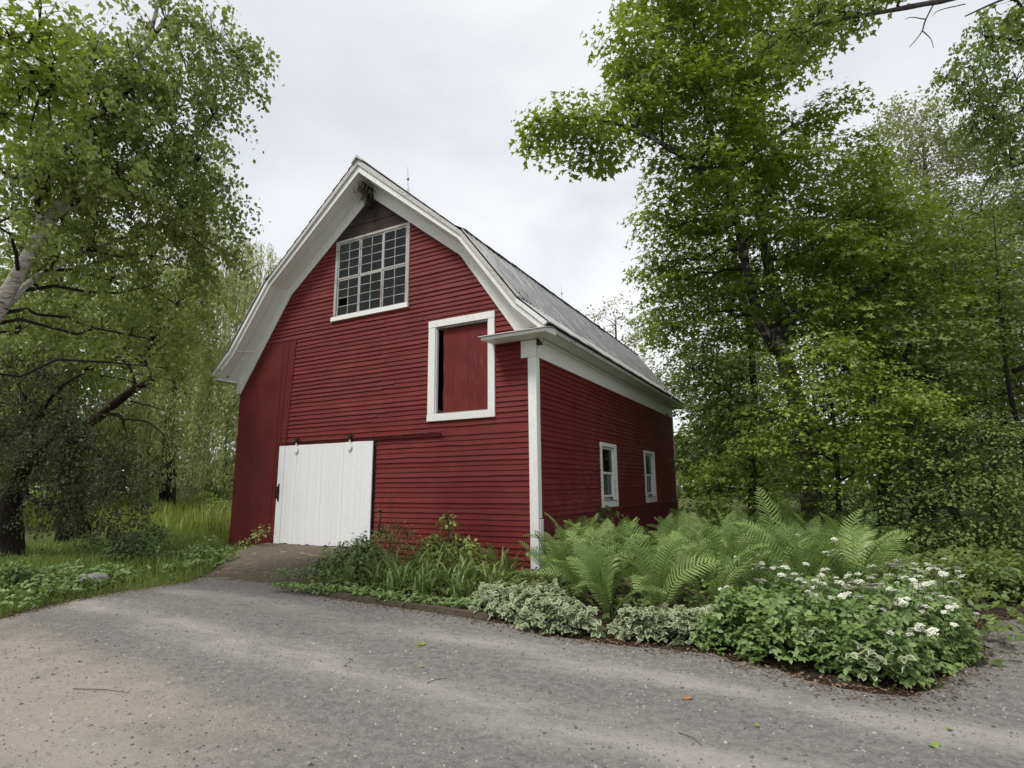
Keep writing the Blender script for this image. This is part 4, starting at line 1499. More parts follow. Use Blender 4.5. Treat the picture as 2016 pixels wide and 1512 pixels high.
# lower tiers of younger growth around its foot, bright and layered
tree('maple_sapling', 'bright layered young maple in front of the big forked trunk', foot(at(1650, 1092, 12.6)), [
    ([foot(at(1650, 1092, 12.6)) + (0, 0, -.1), at(1650, 950, 12.6), at(1640, 820, 12.6), at(1620, 700, 12.6)], .06, .025),
    limb_px([(1645, 900, 12.6), (1560, 830, 12.4), (1480, 800, 12.4)], .03, .012), limb_px([(1642, 860, 12.6), (1720, 790, 12.3), (1800, 760, 12.1)], .03, .012)], lobes_px([
    (1600, 690, 12.8, .75), (1660, 720, 12.6, .95), (1560, 740, 12.6, .75), (1720, 770, 12.4, .95), (1620, 800, 12.2, .95), (1520, 820, 12.4, .75), (1490, 870, 12.5, .55), (1570, 880, 12.2, .75), (1680, 860, 12.2, .95),
    (1780, 830, 12.2, .9), (1840, 790, 12.4, .7), (1650, 940, 12.4, .75), (1740, 910, 12.2, .8), (1590, 950, 12.6, .55), (1600, 1010, 13, .5), (1660, 1020, 12.6, .5)]),
    'maple_far', MAPLE_B, BARK_DK, .105, 46, 32, .42, 'tier', seed=5)
tree('maple_sapling', 'low young maple leaning over the ferns left of the big trunk', foot(at(1500, 1078, 14.0)), [
    ([foot(at(1500, 1078, 14.0)) + (0, 0, -.1), at(1500, 980, 14.0), at(1480, 900, 14.0)], .045, .02)], lobes_px([
    (1480, 900, 14.0, .7), (1420, 960, 14.2, .8), (1500, 980, 13.4, .8), (1390, 1010, 14.4, .5), (1440, 1030, 13.8, .75), (1540, 1030, 13.4, .65), (1400, 930, 14.8, .6), (1480, 1060, 13.4, .6), (1545, 940, 13.6, .5)]),
    'maple_far', MAPLE, BARK_DK, .125, 40, 26, .42, 'tier', seed=6)
tree('maple_tree', 'dark slender maple behind the far end of the barn roof', foot(at(1480, 1040, 19)), [
    ([foot(at(1480, 1040, 19)) + (0, 0, -.1), at(1482, 900, 19), at(1484, 760, 19), at(1470, 620, 19), at(1440, 480, 19)], .17, .06),
    limb_px([(1483, 820, 19), (1420, 760, 19), (1350, 720, 18.6)], .06, .02)], lobes_px([
    (1375, 720, 18.6, 1.0), (1410, 690, 18.8, 1.5), (1460, 740, 18.4, 1.4), (1400, 800, 18.6, 1.0), (1440, 820, 18.6, 1.4), (1405, 880, 18.6, 1.1), (1450, 900, 18.6, 1.3), (1395, 960, 18.6, .8), (1490, 860, 18, 1.2),
    (1310, 640, 18.6, .9), (1360, 600, 19, 1.4), (1320, 560, 19, .8), (1430, 560, 19.5, 1.5), (1380, 470, 19.5, 1.3)]),
    'maple_far', MAPLE_DK, BARK_DK, .15, 28, 32, .58, 'tier', seed=8)

# woodland on the right
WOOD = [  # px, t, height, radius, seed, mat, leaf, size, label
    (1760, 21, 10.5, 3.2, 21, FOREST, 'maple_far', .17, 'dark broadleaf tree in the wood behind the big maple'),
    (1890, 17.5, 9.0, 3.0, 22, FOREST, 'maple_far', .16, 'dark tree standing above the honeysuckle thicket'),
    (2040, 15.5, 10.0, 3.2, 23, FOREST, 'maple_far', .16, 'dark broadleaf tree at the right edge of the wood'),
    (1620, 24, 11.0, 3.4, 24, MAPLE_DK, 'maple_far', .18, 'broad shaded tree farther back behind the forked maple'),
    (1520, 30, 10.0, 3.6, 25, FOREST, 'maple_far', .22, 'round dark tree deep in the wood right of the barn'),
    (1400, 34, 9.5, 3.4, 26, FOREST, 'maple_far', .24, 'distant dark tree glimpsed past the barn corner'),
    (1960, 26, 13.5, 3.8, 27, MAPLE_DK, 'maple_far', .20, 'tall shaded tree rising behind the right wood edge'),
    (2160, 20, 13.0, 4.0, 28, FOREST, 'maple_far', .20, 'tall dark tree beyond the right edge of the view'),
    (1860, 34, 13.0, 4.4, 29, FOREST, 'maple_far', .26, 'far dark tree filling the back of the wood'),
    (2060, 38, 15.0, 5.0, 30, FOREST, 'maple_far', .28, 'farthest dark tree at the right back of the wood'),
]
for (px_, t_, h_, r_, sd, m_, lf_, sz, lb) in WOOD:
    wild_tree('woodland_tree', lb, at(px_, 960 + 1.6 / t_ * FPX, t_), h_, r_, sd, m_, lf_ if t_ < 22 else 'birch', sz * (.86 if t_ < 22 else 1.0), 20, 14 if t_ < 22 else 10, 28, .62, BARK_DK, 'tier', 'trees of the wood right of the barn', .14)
# bare dark trunks inside the wood
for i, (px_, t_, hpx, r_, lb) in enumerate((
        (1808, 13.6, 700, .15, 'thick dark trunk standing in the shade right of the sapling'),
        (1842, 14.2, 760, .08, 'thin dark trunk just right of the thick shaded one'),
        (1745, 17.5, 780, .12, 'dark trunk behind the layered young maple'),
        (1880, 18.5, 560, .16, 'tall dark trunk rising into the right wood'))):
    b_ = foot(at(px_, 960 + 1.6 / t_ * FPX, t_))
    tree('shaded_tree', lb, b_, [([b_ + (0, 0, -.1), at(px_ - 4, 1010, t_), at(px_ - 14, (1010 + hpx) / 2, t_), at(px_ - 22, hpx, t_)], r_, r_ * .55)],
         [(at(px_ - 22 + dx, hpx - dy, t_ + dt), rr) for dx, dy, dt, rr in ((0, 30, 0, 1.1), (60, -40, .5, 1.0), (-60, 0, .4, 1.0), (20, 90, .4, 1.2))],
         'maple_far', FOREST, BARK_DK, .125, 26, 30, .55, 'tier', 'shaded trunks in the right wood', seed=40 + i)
# pale, feathery tree behind, upper right
tree('locust_tree', 'pale feathery tall tree against the sky at upper right', foot(at(1830, 1030, 25)), [
    ([foot(at(1830, 1030, 25)) + (0, 0, -.1), at(1835, 800, 25), at(1830, 560, 25), at(1825, 380, 25), at(1815, 250, 25)], .28, .05),
    limb_px([(1832, 560, 25), (1780, 420, 24.6), (1740, 330, 24.4)], .10, .03), limb_px([(1832, 600, 25), (1900, 440, 25.2), (1960, 330, 25.4)], .10, .03)], lobes_px([
    (1800, 240, 25, 1.5), (1740, 300, 24.6, 1.6), (1850, 320, 25, 1.7), (1920, 280, 25, 1.6), (1990, 340, 25.4, 1.8), (1700, 380, 24.6, 1.4), (1780, 400, 24.8, 1.8), (1880, 430, 25, 1.8), (1960, 450, 25.2, 1.8), (2030, 430, 25.4, 1.8),
    (1760, 500, 24.8, 1.7), (1840, 540, 25, 1.7), (1930, 560, 25, 1.8), (2010, 560, 25.2, 1.8)]),
    'birch', PALE, BARK_GREY, .145, 26, 38, .62, 'fine', seed=50)
tree('ash_tree', 'tree with ragged slanting branches entering at the right edge', foot(at(2260, 1090, 13)), [
    ([foot(at(2260, 1090, 13)) + (0, 0, -.1), at(2260, 700, 13), at(2230, 350, 13), at(2200, 60, 13)], .26, .10),
    limb_px([(2240, 250, 13), (2080, 110, 12.6), (1995, 80, 12.4), (1940, 72, 12.2)], .10, .03), limb_px([(2235, 330, 13), (2080, 210, 12.6), (1960, 240, 12.4)], .07, .02),
    limb_px([(2235, 420, 13), (2080, 310, 12.6), (1990, 330, 12.4)], .07, .02)], lobes_px([
    (1930, 60, 12.3, .5), (1985, 85, 12.4, .55), (1890, 125, 12.2, .40), (1945, 160, 12.3, .50), (2000, 150, 12.4, .6), (1860, 150, 12.2, .25), (1905, 200, 12.2, .4), (1975, 230, 12.4, .6), (1930, 250, 12.4, .4), (2030, 260, 12.5, .7), (1990, 310, 12.5, .5), (2040, 40, 12.5, .6)]),
    'oval', MAPLE_DK, BARK_DK, .10, 95, 24, .30, 'hang', seed=52)
# branch hanging in from a maple behind the photographer's right shoulder
nb_ = foot((12.6, -6.2, 0))
tree('overhanging_maple', 'dark maple boughs with bare twigs hanging in at top right', nb_, [
    ([nb_ + (0, 0, -.1), nb_ + (.1, .3, 3), at(2250, -60, 7.2)], .28, .14),
    limb_px([(2250, -60, 7.2), (2000, -30, 7.2), (1850, 2, 7.2), (1745, 22, 7.2), (1640, 40, 7.2), (1560, 60, 7.2)], .05, .012),
    limb_px([(2100, -50, 7.2), (1960, 5, 7.2), (1900, 32, 7.2)], .02, .008),
    limb_px([(1840, 4, 7.2), (1822, 40, 7.2), (1815, 62, 7.2), (1800, 82, 7.2), (1790, 93, 7.2)], .010, .004),
    limb_px([(1815, 60, 7.2), (1832, 76, 7.2), (1838, 95, 7.2)], .007, .003), limb_px([(1822, 38, 7.2), (1795, 34, 7.2), (1782, 38, 7.2)], .007, .003),
    limb_px([(1900, 8, 7.2), (1850, 20, 7.2), (1835, 32, 7.2)], .007, .003)], lobes_px([
    (1610, 30, 7.2, .32), (1660, 10, 7.2, .36), (1560, 60, 7.2, .28), (1590, 84, 7.2, .20), (1640, 62, 7.2, .22), (1720, -5, 7.2, .30), (1770, -20, 7.2, .28), (1510, 95, 7.3, .20), (1690, 38, 7.2, .22), (2010, 5, 7.2, .28), (2040, 30, 7.2, .3)]),
    'maple', MAPLE_DK, BARK_GREY, .085, 120, 14, .20, 'tier', seed=54, twig_bark=BARK_DK)

# thickets at the foot of the right wood
tree('honeysuckle_thicket', 'honeysuckle thicket with small pale leaves arching over the lane', foot(at(1930, 1170, 11)), [
    ([foot(at(1900, 1170, 11)), at(1900, 1050, 11), at(1860, 950, 11)], .03, .012), ([foot(at(1960, 1170, 11)), at(1960, 1020, 11), at(1930, 900, 11)], .03, .012)], lobes_px([
    (1800, 930, 11.6, .7), (1860, 880, 11.6, .8), (1930, 860, 11.4, .8), (2000, 880, 11, .8), (1820, 1000, 11.2, .7), (1890, 970, 11, .8), (1960, 960, 10.8, .8), (2030, 980, 10.5, .8), (1800, 1060, 11, .55), (1870, 1060, 10.8, .7), (1930, 1050, 10.6, .6), (1990, 1060, 10.4, .6), (1850, 1110, 10.6, .4), (1750, 1030, 11.6, .6), (1760, 970, 12, .6)]),
    'oval', HONEY, BARK_DK, .085, 52, 28, .42, 'tier', 'thickets under the right wood', 'thicket', seed=60)
for i, (px_, py_, t_, lb, m_) in enumerate((
        (1720, 1110, 11.8, 'shaded shrub between the ferns and the thick dark trunk', FOREST),
        (1620, 1085, 14.8, 'low shrub at the foot of the big maple trunk', MAPLE_DK),
        (2060, 1100, 11.5, 'dark shrub at the right picture edge behind the low hedge', FOREST))):
    b_ = foot(at(px_, 960 + 1.6 / t_ * FPX, t_))
    tree('shrub', lb, b_, [([b_, b_ + (0, 0, .5), b_ + (.1, 0, .9)], .025, .01)],
         [(b_ + np.array((dx, dy, dz)), rr) for dx, dy, dz, rr in ((0, 0, .7, .7), (.8, .2, .5, .6), (-.8, .1, .5, .6), (.3, .4, 1.1, .6), (-.4, .3, 1.2, .5))],
         'maple_far', m_, BARK_DK, .11, 30, 24, .40, 'tier', 'shrubs under the right wood', 'shrub', seed=64 + i)
b_ = np.array([7.3, 1.1, 0])
tree('low_hedge', 'low dark leafy hedge beside the lane on the right', b_, [([b_, b_ + (0, 0, .3)], .02, .01)],
     [(np.array((x_, y_, .22)), (.6, .45, .32)) for x_, y_ in ((6.45, .55), (6.95, .75), (7.5, .95), (8.2, .9), (9.0, 1.2), (6.5, .9), (7.2, 1.3), (8.0, 1.7), (6.1, 1.3), (7, 2.1), (9.8, 1.6))],
     'oval', FOREST, STEM, .085, 200, 16, .22, 'tier', None, 'hedge', seed=70, up=1.0)

# pale tree behind the barn roof
tree('far_tree', 'small pale tree showing above the barn roof line', foot(at(1215, 990, 34)), [
    ([foot(at(1215, 990, 34)), at(1215, 800, 34), at(1212, 640, 34)], .2, .05)], lobes_px([
    (1210, 605, 34, 1.0), (1190, 640, 34, 1.1), (1235, 650, 34, 1.2), (1270, 690, 34, 1.3), (1220, 700, 34, 1.4), (1170, 620, 34, .5), (1290, 660, 33, .8), (1300, 720, 33, 1.0)]),
    'birch', PALE, BARK_GREY, .16, 9, 26, .55, 'fine', seed=72)

# ---- left side
bb = foot(at(-330, 1170, 8))
tree('birch_tree', 'white-barked birch leaning in from the left edge', bb, [
    ([bb + (0, 0, -.1), at(-150, 860, 8), at(-10, 620, 8), at(70, 480, 8.1), at(112, 410, 8.2), at(160, 335, 8.3), at(215, 240, 8.5), at(262, 150, 8.7), at(300, 50, 9), at(330, -80, 9)], .115, .02),
    limb_px([(100, 430, 8.2), (150, 400, 8.3), (210, 370, 8.4), (300, 345, 8.7), (360, 320, 9)], .055, .015),
    limb_px([(-20, 640, 8), (60, 555, 8.4), (140, 510, 8.7), (210, 480, 9), (300, 450, 9.2)], .06, .015),
    limb_px([(250, 175, 8.7), (285, 205, 8.8), (315, 180, 9)], .03, .015),
    limb_px([(290, 90, 9), (340, 30, 9.1), (400, 60, 9.2), (460, 100, 9.2)], .04, .01),
    limb_px([(80, 470, 8.1), (75, 370, 8.0), (85, 250, 8.0)], .05, .02)],
    lobes_px([(420, 70, 9.2, .62), (470, 110, 9.2, .45), (505, 150, 9.2, .25), (330, 40, 9, .65), (370, 130, 9, .7), (340, 220, 9, .75), (420, 220, 9.1, .45), (250, 150, 8.7, .5), (260, 260, 8.6, .75), (170, 190, 8.3, .7), (150, 60, 8, .5), (90, 260, 8, .8), (30, 340, 8, .7),
    (190, 330, 8.6, .65), (300, 320, 8.9, .8), (390, 310, 9, .55), (430, 375, 9.1, .38), (360, 400, 9.1, .7), (260, 420, 9, .75), (400, 460, 9.4, .55), (440, 500, 9.4, .25), (330, 500, 9.4, .75), (150, 440, 9, .6), (60, 420, 8.4, .55), (220, 540, 9.4, .75), (100, 560, 9.6, .5),
    (350, 590, 9.8, .6), (300, 660, 9.8, .55), (200, 640, 9.6, .6), (330, 720, 9.8, .35), (20, 480, 9, .4), (150, 300, 7.6, .5), (210, 210, 7.8, .5), (100, 330, 7.4, .42), (260, 110, 8, .5), (180, 120, 7.8, .5), (60, 310, 7.2, .4), (230, 330, 7.8, .5), (20, 420, 7.0, .35), (130, 500, 8.4, .45), (40, 640, 9, .5)]),
    'birch', BIRCH, BARK_BIRCH, .085, 80, 38, .38, 'hang', seed=80, twig_bark=BARK_DK)
nb2 = foot((-5.6, -9.2, 0))
tree('near_maple', 'bright leafy boughs of a near maple at the top left corner', nb2, [
    ([nb2 + (0, 0, -.1), nb2 + (.1, .2, 2.2), nb2 + (.4, .4, 5.2)], .22, .12),
    ([nb2 + (.3, .3, 4.4), at(-150, 20, 6.2), at(20, 90, 6), at(100, 130, 6)], .05, .012)], lobes_px([
    (20, 60, 6, .42), (80, 40, 6, .40), (110, 110, 6, .32), (50, 150, 6, .42), (10, 220, 6, .36), (90, 200, 6, .28), (120, 170, 6, .18), (-40, 130, 6, .4), (60, 260, 6, .18), (105, 250, 6, .12)]),
    'maple', MAPLE_B, BARK_DK, .085, 90, 20, .24, 'tier', seed=82, up=.4)
dt = foot(at(128, 1075, 15.2))
tree('dark_limbed_tree', 'dark-limbed broadleaf tree behind the birch at left', dt, [
    ([dt + (0, 0, -.1), at(130, 900, 15.2), at(126, 720, 15.2), at(124, 620, 15), at(112, 520, 15), at(104, 420, 15)], .20, .07),
    limb_px([(126, 650, 15), (150, 590, 15), (200, 552, 15), (240, 545, 15), (330, 520, 14.8)], .12, .03), limb_px([(124, 625, 15), (60, 640, 14.8), (0, 655, 14.6)], .08, .03),
    limb_px([(128, 760, 15.2), (200, 700, 14.8), (265, 690, 14.4), (290, 720, 14.2), (305, 770, 14)], .08, .02)], lobes_px([
    (280, 560, 14.8, 1.0), (340, 620, 14.6, .9), (250, 640, 14.6, 1.0), (180, 620, 15, .9), (320, 680, 14.2, .6), (370, 710, 14.2, .5), (190, 720, 15.2, .8), (120, 740, 15, 1.0), (50, 690, 14.8, 1.2), (60, 780, 14.6, 1.1), (100, 500, 15.2, .9), (30, 590, 15, .9), (160, 440, 15.2, .8), (400, 600, 14.8, .6), (420, 540, 15, .5), (210, 480, 15, .8), (390, 660, 14.6, .4), (40, 620, 12.6, .8), (120, 660, 12.6, .7), (220, 600, 13, .7), (300, 620, 13.2, .7), (180, 690, 12.8, .6), (20, 720, 12.4, .7), (330, 560, 13.4, .6), (100, 600, 12.8, .6)]),
    'birch', BIRCH, BARK_DK, .105, 40, 38, .50, 'hang', seed=84)
# broken ruddy limb in front of the willow
bl = foot(at(170, 1050, 17))
tree('leaning_tree', 'dark leaning stem ending in a ruddy twisted limb before the willow', bl, [
    ([bl + (0, 0, -.1), at(150, 940, 16), at(165, 850, 15), at(192, 822, 14.2), at(230, 792, 13.8), at(262, 768, 13.6), at(292, 752, 13.5), at(312, 744, 13.5)], .16, .05),
    limb_px([(264, 768, 13.6), (262, 740, 13.6), (250, 715, 13.6), (228, 700, 13.6), (195, 702, 13.7)], .05, .025),
    limb_px([(205, 815, 14), (235, 818, 13.8), (245, 840, 13.8), (254, 875, 13.8)], .05, .012), limb_px([(236, 825, 13.8), (280, 828, 13.6), (305, 840, 13.5), (325, 862, 13.5), (335, 900, 13.5)], .03, .006),
    limb_px([(256, 790, 13.7), (300, 800, 13.5), (330, 812, 13.5)], .02, .005)], lobes_px([(300, 745, 13.5, .3), (190, 700, 13.7, .4)]),
    'birch', BIRCH, BARK_RED, .09, 22, 20, .35, 'hang', seed=86)
ca = foot((-10.36, -3.86, 0))
tree('crab_apple_tree', 'low crab apple with dusky small leaves at the left edge', ca, [
    ([ca + (0, 0, -.1), at(18, 1060, 11.7), at(22, 990, 11.6), at(50, 900, 11.5), at(60, 820, 11.5)], .30, .10),
    limb_px([(30, 960, 11.6), (80, 990, 11.3), (130, 990, 11.2), (165, 1020, 11), (180, 1045, 11)], .06, .015), limb_px([(50, 900, 11.5), (120, 870, 11.3), (190, 890, 11), (240, 930, 10.9)], .07, .015),
    limb_px([(56, 850, 11.5), (110, 770, 11.4), (170, 730, 11.4)], .06, .02)], lobes_px([
    (40, 790, 11.5, .95), (105, 800, 11.4, .75), (60, 720, 11.6, .7), (20, 860, 11.4, .8), (90, 880, 11.2, .85), (160, 870, 11.1, .85), (215, 905, 11, .62), (250, 950, 10.9, .55), (265, 1010, 10.8, .42), (210, 960, 10.9, .6), (150, 940, 11, .6), (230, 1050, 10.7, .38), (175, 1030, 10.8, .35), (60, 940, 11.3, .5), (270, 920, 11, .32), (25, 720, 11.7, .6), (140, 1000, 11.2, .45), (100, 1000, 11.4, .5)]),
    'oval', APPLE, BARK_DK, .070, 66, 36, .36, 'hang', seed=88)


def willow(name, label, base, tops, seed, leaf_mat, limbs, ln=(2.0, 5.0), size=.16, per=42, dens=1.0):
    rng = np.random.default_rng(seed)
    base = np.asarray(base, float)
    root = tag(empty(name, tuple(base)), label, 'tree')
    for k, (pts, r0, r1) in enumerate(limbs):
        sp = smooth_path(pts)
        mb = MB(); mb.tube([p - base for p in sp], list(np.linspace(r0, r1, len(sp))), 9, wob=.06)
        mb.build('trunk' if k == 0 else 'limb', BARK_DK, root, True, fix=False)
    Ps, Ns, Ds, Ss = [], [], [], []
    tw = MB()
    for (c, r, ns) in tops:
        for i in range(int(ns * dens)):
            v = norm(rng.normal(size=3)); v[2] = abs(v[2])
            p = np.asarray(c) + v * r * rng.uniform(.55, 1.0) * (1, 1, .6)
            Ln = rng.uniform(*ln)
            Ln = min(Ln, p[2] - base[2] - 1.2)
            if Ln < .6:
                continue
            side_ = np.array([v[0], v[1], 0]) * rng.uniform(.05, .35) + rng.normal(0, .08, 3)
            k_ = int(per * Ln / 3.5)
            t_ = rng.random(k_)
            path = lambda q: p + side_ * np.sqrt(q)[:, None] * 1.2 + np.array([0, 0, -1]) * (q * Ln)[:, None]
            P = path(t_) + rng.normal(0, .05, (k_, 3))
            Ps.append(P)
            Ns.append(rng.normal(0, 1, (k_, 3)) * (1, 1, .6) + (0, 0, .5)); Ds.append(rng.normal(0, .35, (k_, 3)) + (0, 0, -1)); Ss.append(size * rng.uniform(.7, 1.2, k_))
            if i % 3 == 0:
                q = path(np.linspace(0, 1, 4))
                tw.tube([a - base for a in q], .006, 3, cap=False)
    o = tw.build('twigs', BARK_DK, root, False, fix=False); o['kind'] = 'stuff'
    o = leaf_cloud('crown', 'willow', np.concatenate(Ps) - base, np.concatenate(Ns), np.concatenate(Ds), np.concatenate(Ss), leaf_mat, root, rng)
    o['kind'] = 'stuff'
    return root


wb = foot(at(330, 1010, 28))
willow('willow_tree', 'pale weeping willow between the dark trees and the barn', wb, [
    (at(a, b, t_), r, n) for a, b, t_, r, n in (
        (400, 340, 28, 1.6, 60), (370, 420, 28, 2.0, 90), (440, 480, 27.5, 1.5, 70), (505, 500, 27, 1.2, 60), (530, 540, 26.6, .9, 34), (460, 570, 27, 1.8, 110), (400, 560, 27.5, 2.0, 110), (500, 620, 26.5, 1.3, 80), (330, 520, 28, 2.0, 80), (300, 640, 27.5, 2.0, 100),
        (380, 680, 27, 2.0, 120), (450, 690, 26.5, 1.7, 110), (480, 740, 26.2, 1.0, 70), (260, 760, 27, 2.0, 80), (350, 790, 26.5, 1.8, 90), (430, 800, 26.2, 1.3, 70))],
    90, WILLOW, [([wb + (0, 0, -.1), at(335, 860, 28), at(350, 680, 28), at(380, 480, 28), at(400, 380, 28)], .40, .08), limb_px([(350, 700, 28), (430, 570, 27.4), (510, 520, 26.8)], .14, .03)], (1.8, 4.6), .21, 62, .95)

# trees of the far left wood and shrubs at the meadow edge
for i, (px_, t_, h_, r_, m_, lb) in enumerate((
        (-160, 20, 10.0, 3.6, FOREST, 'dark tree beyond the left edge behind the birch'),
        (20, 25, 11.5, 4.0, MAPLE_DK, 'shaded tree behind the crab apple in the left wood'),
        (190, 33, 13.0, 4.4, MAPLE_DK, 'mid green tree behind the leaning ruddy limb'),
        (-60, 40, 16.0, 5.2, FOREST, 'far dark tree at the left back of the wood'),
        (300, 46, 13.0, 5.0, PALE, 'hazy pale tree far behind the willow trunk'),
        (440, 42, 10.5, 4.2, PALE, 'hazy pale tree far back beside the barn wall'),
        (540, 60, 12.0, 5.0, MAPLE_DK, 'distant tree hidden mostly behind the barn'))):
    wild_tree('woodland_tree', lb, at(px_, 960 + 1.6 / t_ * FPX, t_), h_, r_, 100 + i, m_, 'birch', .10 + .0052 * t_, 19, 9, 26, .4 + .010 * t_, BARK_DK, 'tier', 'trees of the wood left of the barn', .12)
for i, (px_, t_, r_, h_, m_, lb) in enumerate((
        (420, 30, 1.3, 2.3, FOREST, 'dark round shrub at the meadow edge beside the barn'),
        (385, 27, .7, 1.1, MEADOW, 'small yellow-green shrub in the meadow'),
        (433, 24, .55, 1.15, MEADOW, 'bright yellow-green shrub close to the barn wall'),
        (335, 30, 1.2, 1.7, PALE, 'pale grey-green shrub left in the meadow edge'),
        (365, 34, 1.6, 2.6, PALE, 'taller pale shrub behind the meadow'),
        (250, 26, 1.5, 1.8, HERB, 'green shrub glimpsed under the crab apple'),
        (130, 24, 1.4, 1.4, MEADOW, 'bright green shrub behind the crab apple trunk'))):
    b_ = foot(at(px_, 960 + 1.6 / t_ * FPX, t_))
    rg = np.random.default_rng(130 + i)
    tree('shrub', lb, b_, [([b_, b_ + (0, 0, h_ * .4), b_ + (.1, 0, h_ * .7)], .03, .01)],
         [(b_ + np.array((rg.normal(0, r_ * .45), rg.normal(0, r_ * .45), h_ * rg.uniform(.25, .8))), r_ * .5) for _ in range(7)],
         'birch', m_, BARK_DK, .11, 40, 24, .3, 'fine', 'shrubs at the meadow edge', 'shrub', seed=130 + i)
# leafy clump on the bank just left of the ramp
b_ = foot((-6.6, -2.15, 0))
tree('columbine_clump', 'blue-green leafy clump on the bank left of the ramp', b_, [([b_, b_ + (0, 0, .3)], .01, .005)],
     [(b_ + np.array(q), r) for q, r in (((0, 0, .28), .34), ((.35, -.2, .2), .28), ((-.35, .1, .22), .3), ((.1, .3, .3), .3), ((-.1, -.35, .16), .26))],
     'oval', HERB, STEM, .06, 190, 16, .16, 'tier', None, 'plant', seed=140, up=1.0, part='foliage')
b_ = foot((-7.45, -.45, 0))
tree('bramble', 'bramble sprig with pale leaves against the foot of the red planks', b_, [([b_, b_ + (.2, -.1, .25), b_ + (.75, -.15, .48)], .008, .004), ([b_, b_ + (-.1, -.1, .2), b_ + (.35, -.2, .30)], .006, .003)],
     [(b_ + np.array(q), .13) for q in ((.3, -.1, .3), (.55, -.15, .40), (.75, -.15, .47), (.2, -.2, .22), (.9, -.2, .55), (0, -.1, .15))],
     'oval', YELLOWGREEN, STEM_RED, .07, 420, 6, .10, 'tier', None, 'plant', seed=141, up=1.0, part='foliage')

# ------------------------------------------------------------------ ferns
def frond_mesh(k, length, arch, width, pairs=25):
    rng = np.random.default_rng(900 + k)
    n = 26
    ts = np.linspace(0, 1, n)
    ang = R(8) + arch * ts ** 1.7            # lean from the vertical
    dx = np.sin(ang); dz = np.cos(ang)
    X = np.concatenate([[0], np.cumsum((dx[1:] + dx[:-1]) / 2)]) * length / (n - 1)
    Z = np.concatenate([[0], np.cumsum((dz[1:] + dz[:-1]) / 2)]) * length / (n - 1)
    sway = rng.normal(0, .05) * ts ** 2 * length
    at_ = lambda q: np.array([np.interp(q, ts, X), np.interp(q, ts, sway), np.interp(q, ts, Z)])
    V, F, rv = [], [], []
    # rachis, a thin three-sided stalk
    rp = [at_(q) for q in np.linspace(0, .98, 9)]
    for i, p in enumerate(rp):
        r_ = .0075 * (1 - .85 * i / 8)
        V += [p + (r_, 0, 0), p + (-r_ * .5, r_ * .86, 0), p + (-r_ * .5, -r_ * .86, 0)]
        rv += [.3] * 3
    for i in range(8):
        for a in range(3):
            b = (a + 1) % 3
            F += [(i * 3 + a, i * 3 + b, i * 3 + 3 + b), (i * 3 + a, i * 3 + 3 + b, i * 3 + 3 + a)]
    for i in range(pairs):
        q = .13 + .865 * (i / (pairs - 1)) ** .95
        prof = min(1.0, (q / .60) ** 1.15) * min(1.0, ((1.03 - q) / .30)) ** .75
        ln = width * max(.04, prof) * rng.uniform(.92, 1.05)
        p = at_(q); t1 = at_(min(1, q + .02)) - at_(max(0, q - .02)); t1 = t1 / np.linalg.norm(t1)
        nrm = np.array([t1[2], 0, -t1[0]]); nrm = -nrm if nrm[2] < 0 else nrm
        w_ = .50 * length * .865 / pairs
        col = .35 + .5 * q + rng.normal(0, .06)
        for sgn in (-1, 1):
            d = np.array([0, sgn, 0]) * .90 + t1 * (.34 + .30 * q + rng.normal(0, .04)) + nrm * rng.uniform(.08, .26)
            d = d / np.linalg.norm(d)
            m_ = p + d * ln * .55 + nrm * .012
            e_ = p + d * ln + t1 * ln * .10 - nrm * ln * rng.uniform(.10, .22)
            b0 = len(V)
            V += [p + t1 * w_ * .45, p - t1 * w_ * .45, m_ + t1 * w_ * .50, m_ - t1 * w_ * .50, e_]
            rv += [col] * 5
            F += [(b0, b0 + 1, b0 + 3), (b0, b0 + 3, b0 + 2), (b0 + 2, b0 + 3, b0 + 4)]
    return fast_mesh('frond', np.array(V), np.array(F), FERN, np.clip(rv, 0, 1))


FRONDS = [frond_mesh(k, 1.0, R(a), w_) for k, (a, w_) in enumerate(((48, .175), (66, .19), (84, .18), (100, .19), (58, .165), (36, .17), (116, .18), (74, .195)))]


FROND_DRY = [q.copy() for q in FRONDS[6:8]]
for q in FROND_DRY:
    q.materials[0] = LITTER


def fern(x, y, size, nf, label, group=None, seed=0, z=0.0):
    rng = np.random.default_rng(seed)
    root = tag(empty('fern', (x, y, z)), label, 'fern', group)
    o0 = rng.random() * 6.28
    for k in range(nf):
        th = o0 + 6.283 * k / nf + rng.normal(0, .22)
        kind = int(rng.integers(0, len(FRONDS)))
        sc = size * rng.uniform(.78, 1.12)
        link_mesh('frond', FRONDS[kind], root, (.04 * math.cos(th), .04 * math.sin(th), 0), (rng.normal(0, .26), rng.normal(0, .16), th), (sc, sc * rng.uniform(.85, 1.12), sc * rng.uniform(.88, 1.10)))
    if rng.random() < .45:
        th = rng.random() * 6.28
        link_mesh('dry_frond', FROND_DRY[int(rng.integers(0, 2))], root, (0, 0, .02), (rng.normal(0, .3), .55, th), size * rng.uniform(.6, .85))
    return root


